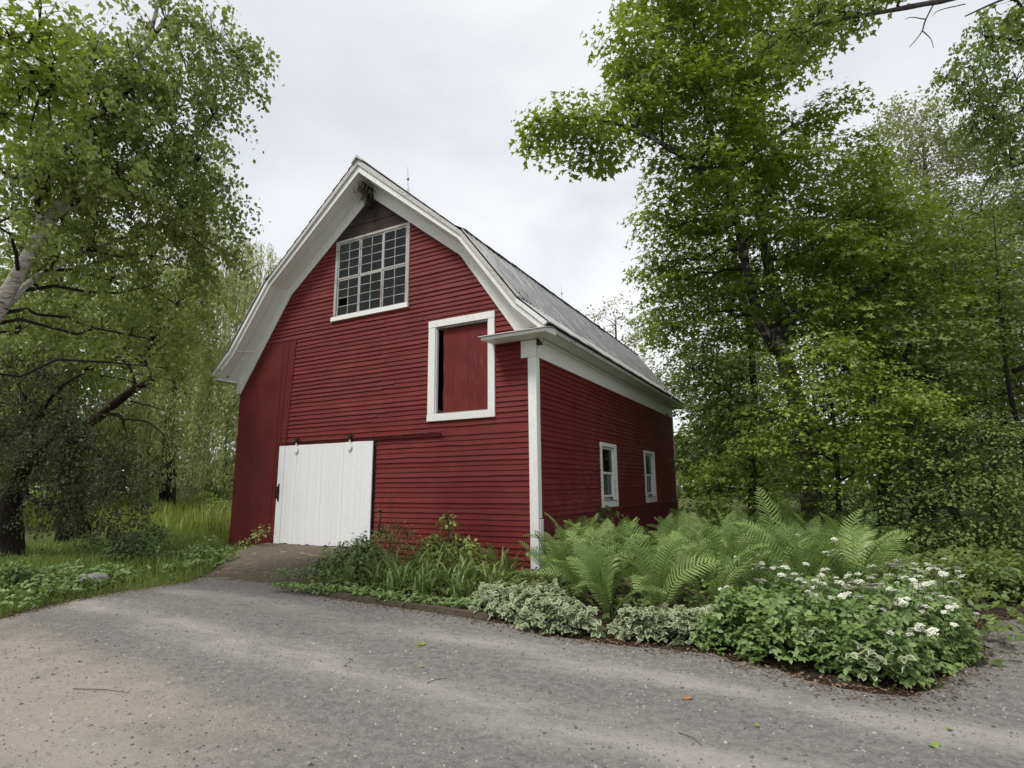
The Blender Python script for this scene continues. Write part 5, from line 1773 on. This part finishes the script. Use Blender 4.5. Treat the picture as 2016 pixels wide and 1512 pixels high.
rf = np.random.default_rng(77)
spots = []
tries = 0
while len(spots) < 66 and tries < 8000:
    tries += 1
    x_ = rf.uniform(.6, 5.9); y_ = rf.uniform(-3.0, 5.6)
    if y_ < -2.2 and (x_ < 1.9 or x_ > 3.7): continue
    if y_ < -1.2 and x_ < 1.2: continue
    if y_ < -1.7 and x_ > 4.1: continue
    if x_ > 5.1 + .08 * y_: continue
    if x_ < 1.35 + .10 * y_ and y_ > .6: continue
    if all((x_ - a) ** 2 + (y_ - b) ** 2 > (.60 if b < 1 else .72) ** 2 for a, b, _ in spots):
        spots.append((x_, y_, rf.uniform(.95, 1.32) * (1.0 if y_ < 1.5 else .85)))
spots = [q for q in spots if min((q[0] - a) ** 2 + (q[1] - b) ** 2 for a, b in ((2.25, -2.8), (2.8, -2.6), (3.4, -2.55), (1.75, -2.4), (3.9, -1.95))) > .30]
spots += [(2.25, -2.8, 1.08), (2.8, -2.6, 1.18), (3.4, -2.55, 1.12), (1.75, -2.4, 1.10), (3.9, -1.95, 1.15), (.62, -.35, 1.05), (.75, .55, 1.15), (1.15, -1.25, 1.05), (1.55, -1.9, 1.05)]
spots.sort(key=lambda q: q[1])
ORD = ('first', 'second', 'third', 'fourth', 'fifth', 'sixth', 'seventh', 'eighth', 'ninth', 'tenth', 'eleventh', 'twelfth', 'thirteenth', 'fourteenth', 'fifteenth')
ROWS = ('front row', 'second row', 'third row', 'middle row', 'fifth row', 'sixth row', 'rear row')
per = -(-len(spots) // len(ROWS))
for r_i, rn in enumerate(ROWS):
    for c_i, (x_, y_, sz) in enumerate(sorted(spots[r_i * per:(r_i + 1) * per])):
        if (x_, y_) == (.75, .55):
            lab = 'tallest upright fern beside the white corner board, against the red skirt'
        elif (x_, y_) == (.62, -.35):
            lab = 'arching fern in front of the foot of the white corner board'
        else:
            lab = 'ostrich fern, %s from the barn in the %s of ferns' % (ORD[c_i], rn)
        fern(x_, y_, sz, int(rf.integers(8, 11)), lab, 'ostrich ferns in the bed beside the barn', 300 + r_i * 20 + c_i)
fern(-2.55, -1.25, .62, 8, 'small fern beside the leafy clump right of the ramp', None, 400)
fern(-.42, -.85, .66, 6, 'small pale fern standing against the red wall left of the corner', None, 401)
fern(.15, -1.9, .55, 7, 'low fern among the variegated leaves at the barn corner', None, 402)
fern(5.15, -2.75, .5, 6, 'small yellow-green fern among the white flowers', None, 403)
fern(4.55, -1.85, .6, 7, 'fern rising out of the white flowering plants', None, 404)


# ------------------------------------------------------------------ plants of the front bed
def herb(name, label, base, lobes, leaf, mat_, size, dens, nl, spray, seed, cat='plant', group=None, up=1.0, style='tier', stem=STEM, part='foliage'):
    base = np.array(base, float)
    return tree(name, label, base, [([base, base + (0, 0, .12), base + (.02, 0, .22)], .008, .005)],
                [(base + np.array(c, float), r) for c, r in lobes], leaf, mat_, stem, size, dens, nl, spray, style, group, cat, seed, None, up, .7, .35, 1.0, part)


herb('columbine_clump', 'rounded blue-green columbine clump in front of the white door', (-2.75, -1.75, 0), [((0, 0, .45), .36), ((-.35, -.1, .35), .34), ((.35, .05, .42), .34), ((0, -.35, .28), .32), ((-.2, .3, .5), .32), ((.3, -.35, .25), .28), ((-.5, -.35, .22), .28), ((.1, .1, .62), .24)],
     'maple_far', HERB, .075, 200, 14, .17, 500)
herb('meadow_rue', 'airy taller sprays rising in front of the white door edge', (-2.95, -.75, 0), [((0, 0, .75), .26), ((.3, 0, .82), .22), ((-.25, 0, .70), .22), ((.45, .1, .70), .2), ((.1, 0, .5), .3)],
     'birch', HERB, .045, 190, 14, .16, 501)
herb('dark_leaf_shrub', 'dark feathery shrub against the red wall below the shepherd hook', (-1.75, -.75, 0), [((0, 0, .52), .36), ((.35, 0, .55), .32), ((-.35, 0, .45), .3), ((.1, -.2, .32), .34), ((.65, .05, .45), .28)],
     'oval', HERB, .065, 190, 14, .17, 502)
az = np.array([-1.55, -1.0, 0])
tree('azalea', 'leggy azalea with a yellow-green leaf tuft high on a bare stem', az, [
    ([az, az + (.12, 0, .4), az + (.25, 0, .75), az + (.22, 0, 1.0)], .010, .006), ([az + (.05, 0, .2), az + (-.1, 0, .5), az + (-.12, 0, .68)], .008, .005)],
    [(az + np.array(q), r) for q, r in (((.22, 0, 1.02), .13), ((.24, 0, .90), .08), ((-.12, 0, .68), .11), ((.05, -.1, .45), .16))], 'oval', YELLOWGREEN, STEM_RED, .095, 620, 10, .085, 'tier', None, 'shrub', 503, up=.8, part='foliage')
az = np.array([-.95, -1.15, 0])
tree('azalea', 'bushy yellow-green azalea behind the daylily blades', az, [
    ([az, az + (.05, 0, .3), az + (.08, 0, .6)], .010, .006)],
    [(az + np.array(q), r) for q, r in (((0, 0, .62), .17), ((.2, 0, .52), .17), ((-.2, 0, .5), .16), ((.05, -.12, .38), .2), ((.3, 0, .38), .16))], 'oval', YELLOWGREEN, STEM_RED, .095, 420, 10, .10, 'tier', None, 'shrub', 504, up=.8, part='foliage')


def blade_mesh(k, length, bend, width):
    rng = np.random.default_rng(600 + k)
    n = 8
    V, F = [], []
    x = z_ = 0.0
    for i in range(n):
        t_ = i / (n - 1)
        a = R(6) + bend * t_ ** 2.2
        w_ = width * (1 - t_ ** 3) * (.75 + .5 * min(1, t_ * 3)) * .5
        V += [(x, -w_, z_), (x + .004, 0, z_ - .005), (x, w_, z_)]
        x += math.sin(a) * length / (n - 1); z_ += math.cos(a) * length / (n - 1)
    for i in range(n - 1):
        for a in range(2):
            p = i * 3 + a
            F += [(p, p + 1, p + 4), (p, p + 4, p + 3)]
    rv = np.repeat(.25 + .5 * np.linspace(0, 1, n), 3)
    return fast_mesh('blade', np.array(V), np.array(F), LILY, rv)


BLADES = [blade_mesh(k, 1.0, R(b), w_) for k, (b, w_) in enumerate(((85, .032), (120, .034), (150, .032), (170, .030), (55, .034), (138, .036)))]
lily_spots = [(-1.9, -1.9, .62), (-1.45, -1.75, .7), (-1.0, -1.9, .74), (-.62, -1.6, .76), (-.3, -1.95, .70), (.05, -1.35, .66), (-1.25, -2.35, .60), (-.75, -2.4, .62), (-.2, -2.45, .60), (-1.75, -2.4, .50), (-2.15, -2.6, .42), (-1.05, -2.75, .52), (-.5, -2.8, .52), (.1, -2.75, .48), (-2.5, -2.25, .42), (.35, -2.2, .55)]
rl = np.random.default_rng(88)
lily_spots.sort()
LORD = ('first', 'second', 'third', 'fourth', 'fifth', 'sixth', 'seventh', 'eighth', 'ninth', 'tenth', 'eleventh', 'twelfth', 'thirteenth', 'fourteenth', 'fifteenth', 'last')
for i, (x_, y_, h_) in enumerate(lily_spots):
    lab = 'strappy daylily clump, %s from the ramp in the bed before the red wall' % LORD[i]
    if i == 0:
        lab = 'short grassy daylily clump at the foot of the columbine by the ramp'
    root = tag(empty('daylily', (x_, y_, 0)), lab, 'plant', 'daylilies in the front bed')
    for k in range(int(rl.integers(22, 30))):
        th = rl.random() * 6.283
        sc = h_ * rl.uniform(.75, 1.2)
        link_mesh('blade', BLADES[int(rl.integers(0, 6))], root, (rl.normal(0, .07), rl.normal(0, .07), 0), (rl.normal(0, .12), rl.normal(0, .12), th), (sc, sc * 1.0 / h_ * .8, sc))

# ground cover: variegated bishop's weed and green seedlings, too many leaves to count
def ground_cover(name, label, pts_fn, n, leaf, mats, size, hmax, seed, cat='ground cover', slope=.55, tri_leaf=True):
    rng = np.random.default_rng(seed)
    P = pts_fn(rng, n)
    n = len(P)
    hz = hmax(P) * np.sqrt(rng.random(n)) * rng.uniform(.75, 1.0, n)
    P3 = np.column_stack([P, hz + .03])
    th = rng.random(n) * 6.283
    N = np.column_stack([rng.normal(0, slope, n), rng.normal(0, slope, n) - .25, np.ones(n)])
    D = np.column_stack([np.cos(th), np.sin(th), rng.normal(-.25, .25, n)])
    if tri_leaf:      # leaflets in threes
        P3 = np.repeat(P3, 3, 0); N = np.repeat(N, 3, 0) + rng.normal(0, .18, (3 * n, 3))
        th3 = np.repeat(th, 3) + np.tile([-1.15, 0, 1.15], n)
        D = np.column_stack([np.cos(th3), np.sin(th3), rng.normal(-.25, .2, 3 * n)])
    o = leaf_cloud(name, leaf, P3, N, D, size * rng.uniform(.7, 1.15, len(P3)), mats, None, rng)
    tag(o, label, cat, kind='stuff')
    return o


def blob(ctrs):
    def f(rng, n):
        out = []
        w_ = np.array([r * q for _, _, r, q in ctrs])
        k = rng.choice(len(ctrs), n, p=w_ / w_.sum())
        for i in range(len(ctrs)):
            m_ = int((k == i).sum())
            a = rng.random(m_) * 6.283; rr = ctrs[i][2] * np.sqrt(rng.random(m_)); 
            out.append(np.column_stack([ctrs[i][0] + rr * np.cos(a), ctrs[i][1] + rr * np.sin(a) * ctrs[i][3]]))
        return np.concatenate(out)
    return f


def dome(ctrs, h):
    def f(P):
        best = np.zeros(len(P))
        for x_, y_, r, q in ctrs:
            d = np.sqrt(((P[:, 0] - x_) / r) ** 2 + ((P[:, 1] - y_) / (r * q)) ** 2)
            best = np.maximum(best, np.clip(1.05 - d ** 2.5, .10, 1))
        return h * best
    return f


VC = [(.75, -2.85, .42, .7), (1.15, -2.95, .5, .8), (1.7, -3.2, .45, .7), (1.35, -2.6, .4, .8), (2.1, -3.55, .34, .6), (.95, -3.2, .35, .6), (1.75, -3.6, .3, .6), (1.35, -3.3, .3, .6)]
ground_cover('variegated_ground_cover', 'cream-edged variegated ground cover spilling over the bed edge at the barn corner', blob(VC), 950, 'variegated', [VARI, CREAM], .092, dome(VC, .34), 700)
VC2 = [(3.0, -3.35, .40, .6), (3.4, -3.35, .38, .6), (2.75, -3.45, .25, .6), (3.6, -3.15, .35, .6)]
ground_cover('variegated_ground_cover', 'smaller cream-edged variegated patch in front of the fern bed', blob(VC2), 520, 'variegated', [VARI, CREAM], .084, dome(VC2, .33), 701)
VC3 = [(4.78, -3.95, .18, .7), (4.95, -4.05, .15, .7), (4.45, -3.72, .14, .7)]
ground_cover('variegated_ground_cover', 'pale variegated sprays hanging out of the green leaves near the lane', blob(VC3), 42, 'variegated', [VARI, CREAM], .085, lambda P: np.full(len(P), .34), 702)
GC = [(3.75, -3.5, .40, .5), (3.85, -3.2, .45, .8), (4.2, -3.3, .55, .8), (4.7, -3.5, .55, .8), (5.0, -3.2, .50, .9), (5.2, -2.6, .45, 1.0), (4.4, -2.7, .7, .7), (4.0, -2.5, .5, .7), (5.35, -2.0, .5, 1.1), (4.9, -3.85, .32, .6), (5.45, -1.3, .5, 1.1), (4.2, -3.75, .4, .45), (4.6, -1.9, .7, .7), (5.5, -2.9, .25, 1)]
ground_cover('green_ground_cover', 'mound of green leaves under the white flowers beside the lane', blob(GC), 7800, 'oval', [HERB], .066, dome(GC, .56), 703)
FC = [(x_, -3.15 + .05 * math.sin(3 * x_), .22, .7) for x_ in np.arange(-2.9, .7, .22)]
ground_cover('low_weeds', 'pale low weeds along the timber edge of the front bed', blob(FC), 620, 'oval', [HERB], .055, lambda P: np.full(len(P), .13), 704)
FC = [(x_, y_, .55, .8) for x_ in np.arange(-2.7, 1.2, .5) for y_ in (-2.6, -2.0, -1.4, -.7)]
ground_cover('shade_weeds', 'dark green undergrowth filling the front bed under the daylilies', blob(FC), 2000, 'oval', [FOREST], .060, lambda P: np.full(len(P), .17), 705)
FC = [(x_, y_, .9, .9) for x_ in np.arange(1.2, 6.2, .9) for y_ in np.arange(-2.2, 7.5, .9)]
ground_cover('fern_undergrowth', 'dark low leaves covering the ground under the ferns', blob(FC), 5200, 'oval', [FOREST], .085, lambda P: np.full(len(P), .30), 706)
FC = [(x_, y_, 1.0, 1.0) for x_ in np.arange(6.2, 14, 1.0) for y_ in np.arange(2.0, 12, 1.0)]
ground_cover('wood_undergrowth', 'dark leafy undergrowth on the floor of the right wood', blob(FC), 4200, 'oval', [FOREST], .12, lambda P: np.full(len(P), .45), 707)

# white flowering plants: stems carrying flat umbels
def umbel_mesh(k, r):
    rng = np.random.default_rng(800 + k)
    n = 46
    th = rng.random(n) * 6.283; rr = r * np.sqrt(rng.random(n))
    P = np.column_stack([rr * np.cos(th), rr * np.sin(th), .012 - .25 * rr ** 2 / r + rng.normal(0, .004, n)])
    V, F = [], []
    for p in P:
        b = len(V); q = rng.uniform(.009, .014); a0 = rng.random() * 6
        for j in range(5):
            V.append(p + (q * math.cos(a0 + 1.2566 * j), q * math.sin(a0 + 1.2566 * j), rng.normal(0, .002)))
        F += [(b, b + 1, b + 2), (b, b + 2, b + 3), (b, b + 3, b + 4)]
    return fast_mesh('umbel', np.array(V), np.array(F), UMBEL, rng.random(len(V)))


UMB = [umbel_mesh(k, r) for k, r in enumerate((.036, .044, .028, .040))]
stem_mb = MB(); stem_mb.tube([(0, 0, -.5), (.012, 0, -.25), (0, 0, 0)], [.004, .0035, .003], 5, cap=False)
stem_me = stem_mb.mesh('flower_stem', STEM, True, False)
ru = np.random.default_rng(99)
FL = []          # where the photo shows umbels, on the mound by the lane
for (x_, y_, r_, n_, h_) in ((5.15, -2.65, .45, 30, .50), (4.75, -3.30, .42, 24, .48), (5.45, -1.9, .45, 30, .52), (4.35, -2.75, .48, 24, .53), (4.0, -2.35, .36, 16, .58), (5.35, -3.15, .30, 13, .40), (5.05, -3.75, .27, 9, .36), (5.65, -1.2, .38, 20, .50), (4.7, -1.6, .5, 7, .75), (3.6, -2.95, .3, 3, .48), (5.6, -2.7, .2, 5, .38)):
    FL.append((x_, y_, r_, n_, h_))
fl_names = ('beside the lane in the middle of the flower patch', 'at the front of the mound nearest the camera', 'along the lane side of the mound', 'in the middle of the green mound', 'at the left end of the flower patch below the ferns', 'at the lane corner of the mound', 'low at the front tip of the mound', 'at the far end by the low hedge', 'standing tall between the ferns', 'sparse at the near left of the mound', 'small at the outer edge by the gravel')
for (x_, y_, r_, n_, h_), nm in zip(FL, fl_names):
    root = tag(empty('umbel_plant', (x_, y_, 0)), 'white umbel flowers ' + nm, 'flower', 'white umbel flowers by the lane')
    for k in range(n_):
        a = ru.random() * 6.283; rr = r_ * math.sqrt(ru.random())
        p = (rr * math.cos(a), rr * math.sin(a), (h_ + .08) * ru.uniform(.80, 1.18))
        sc = ru.uniform(.65, 1.15)
        fh = link_mesh('flower_head', UMB[int(ru.integers(0, 4))], root, p, (ru.normal(0, .22), ru.normal(0, .22), ru.random() * 6), sc)
        link_mesh('flower_stem', stem_me, fh)
# a vine up the side wall between the windows and the skirt
vb = np.array([.12, 2.9, 0.0])
tree('wall_vine', 'vine with green leaves climbing the red skirt below the near side window', vb, [([vb, vb + (.02, .1, .5), vb + (.0, .2, .95), vb + (.05, .45, 1.05), vb + (.15, .8, .85)], .008, .004)],
     [(vb + np.array(q), .16) for q in ((.05, .05, .45), (.05, .15, .7), (.05, .2, .92), (.05, .4, 1.02), (.1, -.1, .8), (.12, .6, .95), (.05, .0, .25))], 'birch', HERB, STEM, .10, 260, 7, .13, 'hang', None, 'plant', 510, part='foliage')

# ------------------------------------------------------------------ grass and weeds on the left
def in_drive(x, y):
    pts = np.array(DRIVE_EDGE)
    inside = np.zeros(len(x), bool)
    j = len(pts) - 1
    for i in range(len(pts)):
        xi, yi = pts[i]; xj, yj = pts[j]
        c = ((yi > y) != (yj > y)) & (x < (xj - xi) * (y - yi) / (yj - yi + 1e-12) + xi)
        inside ^= c
        j = i
    return inside


def grass(name, label, n, region, h, m_, seed, over=False):
    rng = np.random.default_rng(seed)
    P = region(rng, n)
    ok = (~in_drive(P[:, 0], P[:, 1]) | over) & ~((P[:, 0] > -8.75) & (P[:, 0] < .1) & (P[:, 1] > -.06))
    lwx = np.interp(P[:, 1], [-3.3, -2.4, -1.2, -.1], [-4.9, -5.6, -6.9, -7.35])
    ok &= ~((P[:, 0] > lwx - .25) & (P[:, 0] < -3.0) & (P[:, 1] > -3.2))
    P = P[ok]; n = len(P)
    P3 = np.column_stack([P, gh(P[:, 0], P[:, 1]) - .01])
    th = rng.random(n) * 6.283
    N = np.column_stack([np.cos(th), np.sin(th), rng.normal(.25, .2, n)])
    D = np.column_stack([rng.normal(0, .28, n), rng.normal(0, .28, n), np.ones(n)])
    patch = .6 + .8 * (.5 + .5 * np.sin(P[:, 0] * 1.7 + 1.3 * np.sin(P[:, 1] * 1.1)))
    o = leaf_cloud(name, 'blade', P3, N, D, h * rng.uniform(.5, 1.25, n) * patch, m_, None, rng)
    return tag(o, label, 'grass', kind='stuff')


def band(x0, x1, y0, y1):
    return lambda rng, n: np.column_stack([rng.uniform(x0, x1, n), rng.uniform(y0, y1, n)])


grass('bank_grass', 'rough green grass on the bank left of the drive', 26000, band(-12.5, -4.5, -7.5, 0.5), .24, GRASS, 1001)
grass('meadow_grass', 'bright tall meadow grass between the crab apple and the barn', 30000, band(-30, -8.6, 1.0, 22), .62, MEADOW, 1002)
grass('far_meadow', 'bright meadow grass far behind the trees on the left', 12000, lambda rng, n: np.column_stack([rng.uniform(-50, -22, n), rng.uniform(0, 40, n)]), .8, MEADOW, 1003)
grass('drive_edge_grass', 'thin grass fringe where the bank meets the gravel', 5000, lambda rng, n: (lambda t_: np.column_stack([np.interp(t_, [0, 1, 2, 3, 4, 5], [-4.75, -5.25, -5.36, -5.2, -5.5, -5.9]), np.interp(t_, [0, 1, 2, 3, 4, 5], [-6.9, -5.0, -4.2, -3.5, -2.9, -2.3])]) + rng.normal(0, .17, (n, 2)) * (1 + np.sin(t_ * 9)[:, None] * .5))(rng.random(n) * 5), .11, GRASS, 1004, True)
def weeds_left(rng, n):
    P = np.column_stack([rng.uniform(-12, -4.7, n), rng.uniform(-7.2, -.6, n)])
    lwx = np.interp(P[:, 1], [-3.3, -2.4, -1.2, -.1], [-4.9, -5.6, -6.9, -7.35])
    ok = ~in_drive(P[:, 0], P[:, 1]) & ~((P[:, 0] > lwx - .45) & (P[:, 1] > -3.2)) & (np.sin(P[:, 0] * 1.9 + 2) + np.sin(P[:, 1] * 2.3 + P[:, 0]) + rng.normal(0, .7, n) > -.35)
    return P[ok]
ground_cover('bank_weeds', 'broad-leaved weeds covering the bank under the crab apple', weeds_left, 10500, 'oval', [HERB], .080, lambda P: .16 + .20 * (.5 + .5 * np.sin(P[:, 0] * 2.1) * np.sin(P[:, 1] * 1.7)), 1005)
rb = np.random.default_rng(31)
for i, (x_, y_, h_, lb) in enumerate(((-7.4, -3.1, .5, 'taller dark nettle clump in the middle of the left bank'), (-8.6, -2.2, .6, 'tall dark weeds behind the bank near the crab apple'), (-6.35, -5.2, .34, 'low leafy weeds at the left end of the bank near the gravel'))):
    herb('weed_clump', lb, (x_, y_, float(gh(x_, y_))), [((rb.normal(0, .3), rb.normal(0, .3), h_ * rb.uniform(.4, .9)), .34) for _ in range(7)], 'oval', HERB, .08, 150, 14, .18, 1010 + i)
st = MB()
st.lathe([(0, -.05), (.24, -.03), (.27, .04), (.20, .10), (.08, .125), (0, .13)], 14)
st.v = [(x_ * (1 + .15 * math.sin(5 * y_ + x_ * 9)), y_ * .6, z_ * (1 + .2 * math.sin(x_ * 11))) for x_, y_, z_ in st.v]
o = st.build('field_stone', STONE, None, True); o.location = (-6.1, -4.35, .12); o.rotation_euler = (0, .05, .5)
tag(o, 'flat grey stone half hidden in the grass of the left bank', 'stone')

# ------------------------------------------------------------------ small things
mb = MB()
pts = [(-1.95, -3.17), (-1.2, -3.24), (-.4, -3.30), (.25, -3.34), (.95, -3.42)]
V, F = [], []
for i, (x_, y_) in enumerate([tuple(q[:2]) for q in resample([np.array((a, b, 0.)) for a, b in pts], .16)]):
    j_ = random.gauss(0, .006); hh = .075 + random.gauss(0, .006)
    V += [(x_, y_ - .05 + j_, 0), (x_, y_ - .045 + j_, hh), (x_, y_ + .05 + j_, hh + .004), (x_, y_ + .055 + j_, 0)]
k = len(V) // 4
for i in range(k - 1):
    for a in range(3):
        F.append((i * 4 + a, i * 4 + a + 1, i * 4 + 5 + a, i * 4 + 4 + a))
F += [(0, 1, 2, 3), (k * 4 - 1, k * 4 - 2, k * 4 - 3, k * 4 - 4)]
mb.add(V, F)
mb.build('edging_timber', TIMBER, None, label='mossy brown timber edging the front bed along the gravel', cat='edging')

hook = tag(empty('shepherd_hook', (-3.02, -.55, 0)), 'thin rusty shepherd hook standing before the red wall', 'hook')
mb = MB()
pp = [(.0, 0, 0), (-.01, 0, .6), (-.02, 0, 1.28)] + [(-.13 + .11 * math.cos(a), 0, 1.30 + .17 * math.sin(a)) for a in np.linspace(.15, 2.75, 9)] + [(-.275, 0, 1.26), (-.30, 0, 1.24), (-.315, 0, 1.26)]
mb.tube(pp, .0065, 6); mb.build('pole', RUSTY_FEEDER, hook, True, fix=False)
feeder = tag(empty('bird_feeder', (-3.32, -.55, .66)), 'rusty tube bird feeder hanging from the shepherd hook', 'feeder')
mb = MB(); mb.lathe([(0, 0), (.034, .0), (.034, .46), (0, .46)], 12); mb.build('tube', RUSTY_FEEDER, feeder, True)
mb = MB(); mb.lathe([(0, .461), (.055, .462), (.05, .475), (.018, .51), (0, .515)], 12); mb.build('cap', RUSTY_FEEDER, feeder, True)
mb = MB(); mb.lathe([(0, -.012), (.05, -.012), (.05, -.001), (0, -.001)], 12); mb.build('tray', RUSTY_FEEDER, feeder)
mb = MB(); mb.tube([(0, 0, .515), (.012, 0, .56), (.02, 0, .60)], .003, 5); mb.build('hanger', IRON, feeder)

# things dropped on the drive
def dropped_leaf(px_, py_, sz, m_, label, seed, name='fallen_leaf'):
    d = _f2 + _r3 * (px_ - 1008) / FPX - _u3 * (py_ - 756) / FPX
    p = CAM + d * ((.016 - CAM[2]) / d[2])
    rng = np.random.default_rng(seed)
    tv, tf, _ = LEAF['maple']
    V = tv.copy() * sz
    V[:, 2] = np.abs(V[:, 0]) * rng.uniform(.2, .6) + np.maximum(0, V[:, 1]) * rng.uniform(-.05, .25)
    o = link_mesh(name, fast_mesh(name, V, tf, m_, np.full(len(V), .7)), None, tuple(p), (rng.normal(0, .15), rng.normal(0, .15), rng.random() * 6))
    return tag(o, label, 'leaf', 'leaves dropped on the drive')


dropped_leaf(834, 1270, .09, GREENLEAF, 'green leaf lying on the gravel below the timber edging', 1)
dropped_leaf(822, 1272, .07, GREENLEAF, 'darker leaf touching the green one below the timber edging', 2)
dropped_leaf(1353, 1377, .085, DRYLEAF, 'russet dry leaf lying on the gravel right of centre', 3)
dropped_leaf(681, 1309, .065, GREENLEAF, 'small yellow-green leaf on the pale wheel track', 4)
dropped_leaf(828, 1314, .045, GREENLEAF, 'tiny yellow leaf right of the wheel track', 5)
dropped_leaf(1832, 1465, .085, GREENLEAF, 'pale green leaf near the lower right corner', 6)
dropped_leaf(1494, 1430, .045, GREENLEAF, 'tiny yellow-green leaf in the lower right gravel', 7)
dropped_leaf(1864, 1436, .05, GREENLEAF, 'small yellow leaf near the tip of the flower mound', 8)
for i, (px_, py_, ln, an, lb) in enumerate(((200, 1360, .55, .3, 'long thin twig lying on the sandy patch at left'), (860, 1340, .18, 1.1, 'short dark twig right of the wheel track'), (1360, 1455, .22, -.6, 'pale twig on the gravel at lower right'), (690, 1300, .12, -.5, 'short twig beside the small yellow-green leaf'))):
    d = _f2 + _r3 * (px_ - 1008) / FPX - _u3 * (py_ - 756) / FPX
    p = CAM + d * ((.018 - CAM[2]) / d[2])
    mb = MB(); mb.tube([(-ln / 2, 0, 0), (0, .02, .004), (ln / 2, -.01, .003)], [.0028, .0025, .0014], 5)
    o = mb.build('twig', BARK_GREY if i == 2 else BARK_DK, None, True, fix=False); o.location = tuple(p); o.rotation_euler = (0, 0, an)
    tag(o, lb, 'twig', 'twigs dropped on the drive')

# loose grit on the drive
rp = np.random.default_rng(55)
n = 50000
P = np.column_stack([rp.uniform(-6, 9, n), rp.uniform(-8.6, -1.0, n)])
d = np.hypot(P[:, 0] - CAM[0], P[:, 1] - CAM[1])
P = P[in_drive(P[:, 0], P[:, 1]) & (rp.random(n) < np.clip(7 / d, .25, 1))]
n = len(P)
s_ = rp.lognormal(math.log(.0056), .48, n).clip(.002, .020)
oct_v = np.array([(1, 0, 0), (0, 1, 0), (-1, 0, 0), (0, -1, 0), (0, 0, .75), (0, 0, -.3)])
oct_f = np.array([(0, 1, 4), (1, 2, 4), (2, 3, 4), (3, 0, 4)])
th = rp.random(n) * 6.283
c_, si = np.cos(th), np.sin(th)
sc = s_[:, None] * rp.uniform(.6, 1.3, (n, 3))
V = oct_v[None] * sc[:, None]
V = np.stack([V[..., 0] * c_[:, None] - V[..., 1] * si[:, None], V[..., 0] * si[:, None] + V[..., 1] * c_[:, None], V[..., 2]], -1)
V += rp.normal(0, .12, V.shape) * s_[:, None, None]
V[..., :2] += P[:, None]
V[..., 2] += .0105
F = (oct_f[None] + (np.arange(n) * 6)[:, None, None]).reshape(-1, 3)
tag(link_mesh('gravel', fast_mesh('gravel', V.reshape(-1, 3), F, PEBBLES, np.repeat(rp.random(n), 6))), 'loose grit scattered over the drive', 'gravel', kind='stuff')

# leaf litter along the edge of the bed, and a belt of far woods that closes the horizon
rq = np.random.default_rng(61)
edge = np.array(resample([np.array((a, b, 0.)) for a, b in DRIVE_EDGE[7:27]], .05))[:, :2]
e2 = np.array(resample([np.array((a, b, 0.)) for a, b in DRIVE_EDGE[:7]], .05))[:, :2]
edge = np.concatenate([edge, e2])
n = 6400
P = edge[rq.integers(0, len(edge), n)] + rq.normal(0, .13, (n, 2))
th = rq.random(n) * 6.283
o = leaf_cloud('leaf_litter', 'oval', np.column_stack([P, rq.uniform(.012, .03, n)]), np.column_stack([rq.normal(0, .35, (n, 2)), np.ones(n)]), np.column_stack([np.cos(th), np.sin(th), np.zeros(n)]), rq.uniform(.012, .040, n), LITTER, None, rq)
tag(o, 'brown leaf litter along the edge of the planting bed', 'litter', kind='stuff')
n = 26000
a = rq.uniform(R(20), R(205), n)
d = rq.uniform(62, 84, n)
top = 7.5 + 2.6 * np.sin(a * 9) + 1.8 * np.sin(a * 23 + 1) + 1.2 * np.sin(a * 51)
zz_ = top * rq.random(n) ** .8
o = leaf_cloud('far_woods', 'birch', np.column_stack([d * np.cos(a), d * np.sin(a), zz_]), rq.normal(0, 1, (n, 3)) + (0, 0, .6), rq.normal(0, 1, (n, 3)), rq.uniform(.8, 1.5, n), MAPLE_DK, None, rq)
tag(o, 'belt of far woods closing the view behind the meadow', 'woods', kind='stuff')

# weeds along both edges of the ramp
RW = [(-7.05, -.75, .22, 1), (-6.75, -1.2, .25, 1), (-6.35, -1.75, .25, 1), (-5.95, -2.3, .22, 1), (-3.35, -.7, .25, 1.2), (-3.35, -1.4, .25, 1.2), (-3.45, -2.1, .25, 1.1), (-3.5, -2.7, .22, .7)]
ground_cover('ramp_weeds', 'green weeds growing along both edges of the earth ramp', blob(RW), 420, 'oval', [HERB], .055, lambda P: np.full(len(P), .24), 1020)
# two tall trees across the drive, behind where the photo was taken: the gable panes mirror them
for i, (x_, y_, lb) in enumerate(((-1.5, -27.0, 'tall tree across the drive that the gable window mirrors at left'), (-13.0, -25.0, 'tall tree across the drive that the gable window mirrors at right'))):
    wild_tree('roadside_tree', lb, (x_, y_, 0), 21.0, 4.6, 160 + i, FOREST, 'birch', .34, 16, 4, 22, .75, BARK_DK, 'tier', 'trees across the drive', .3)
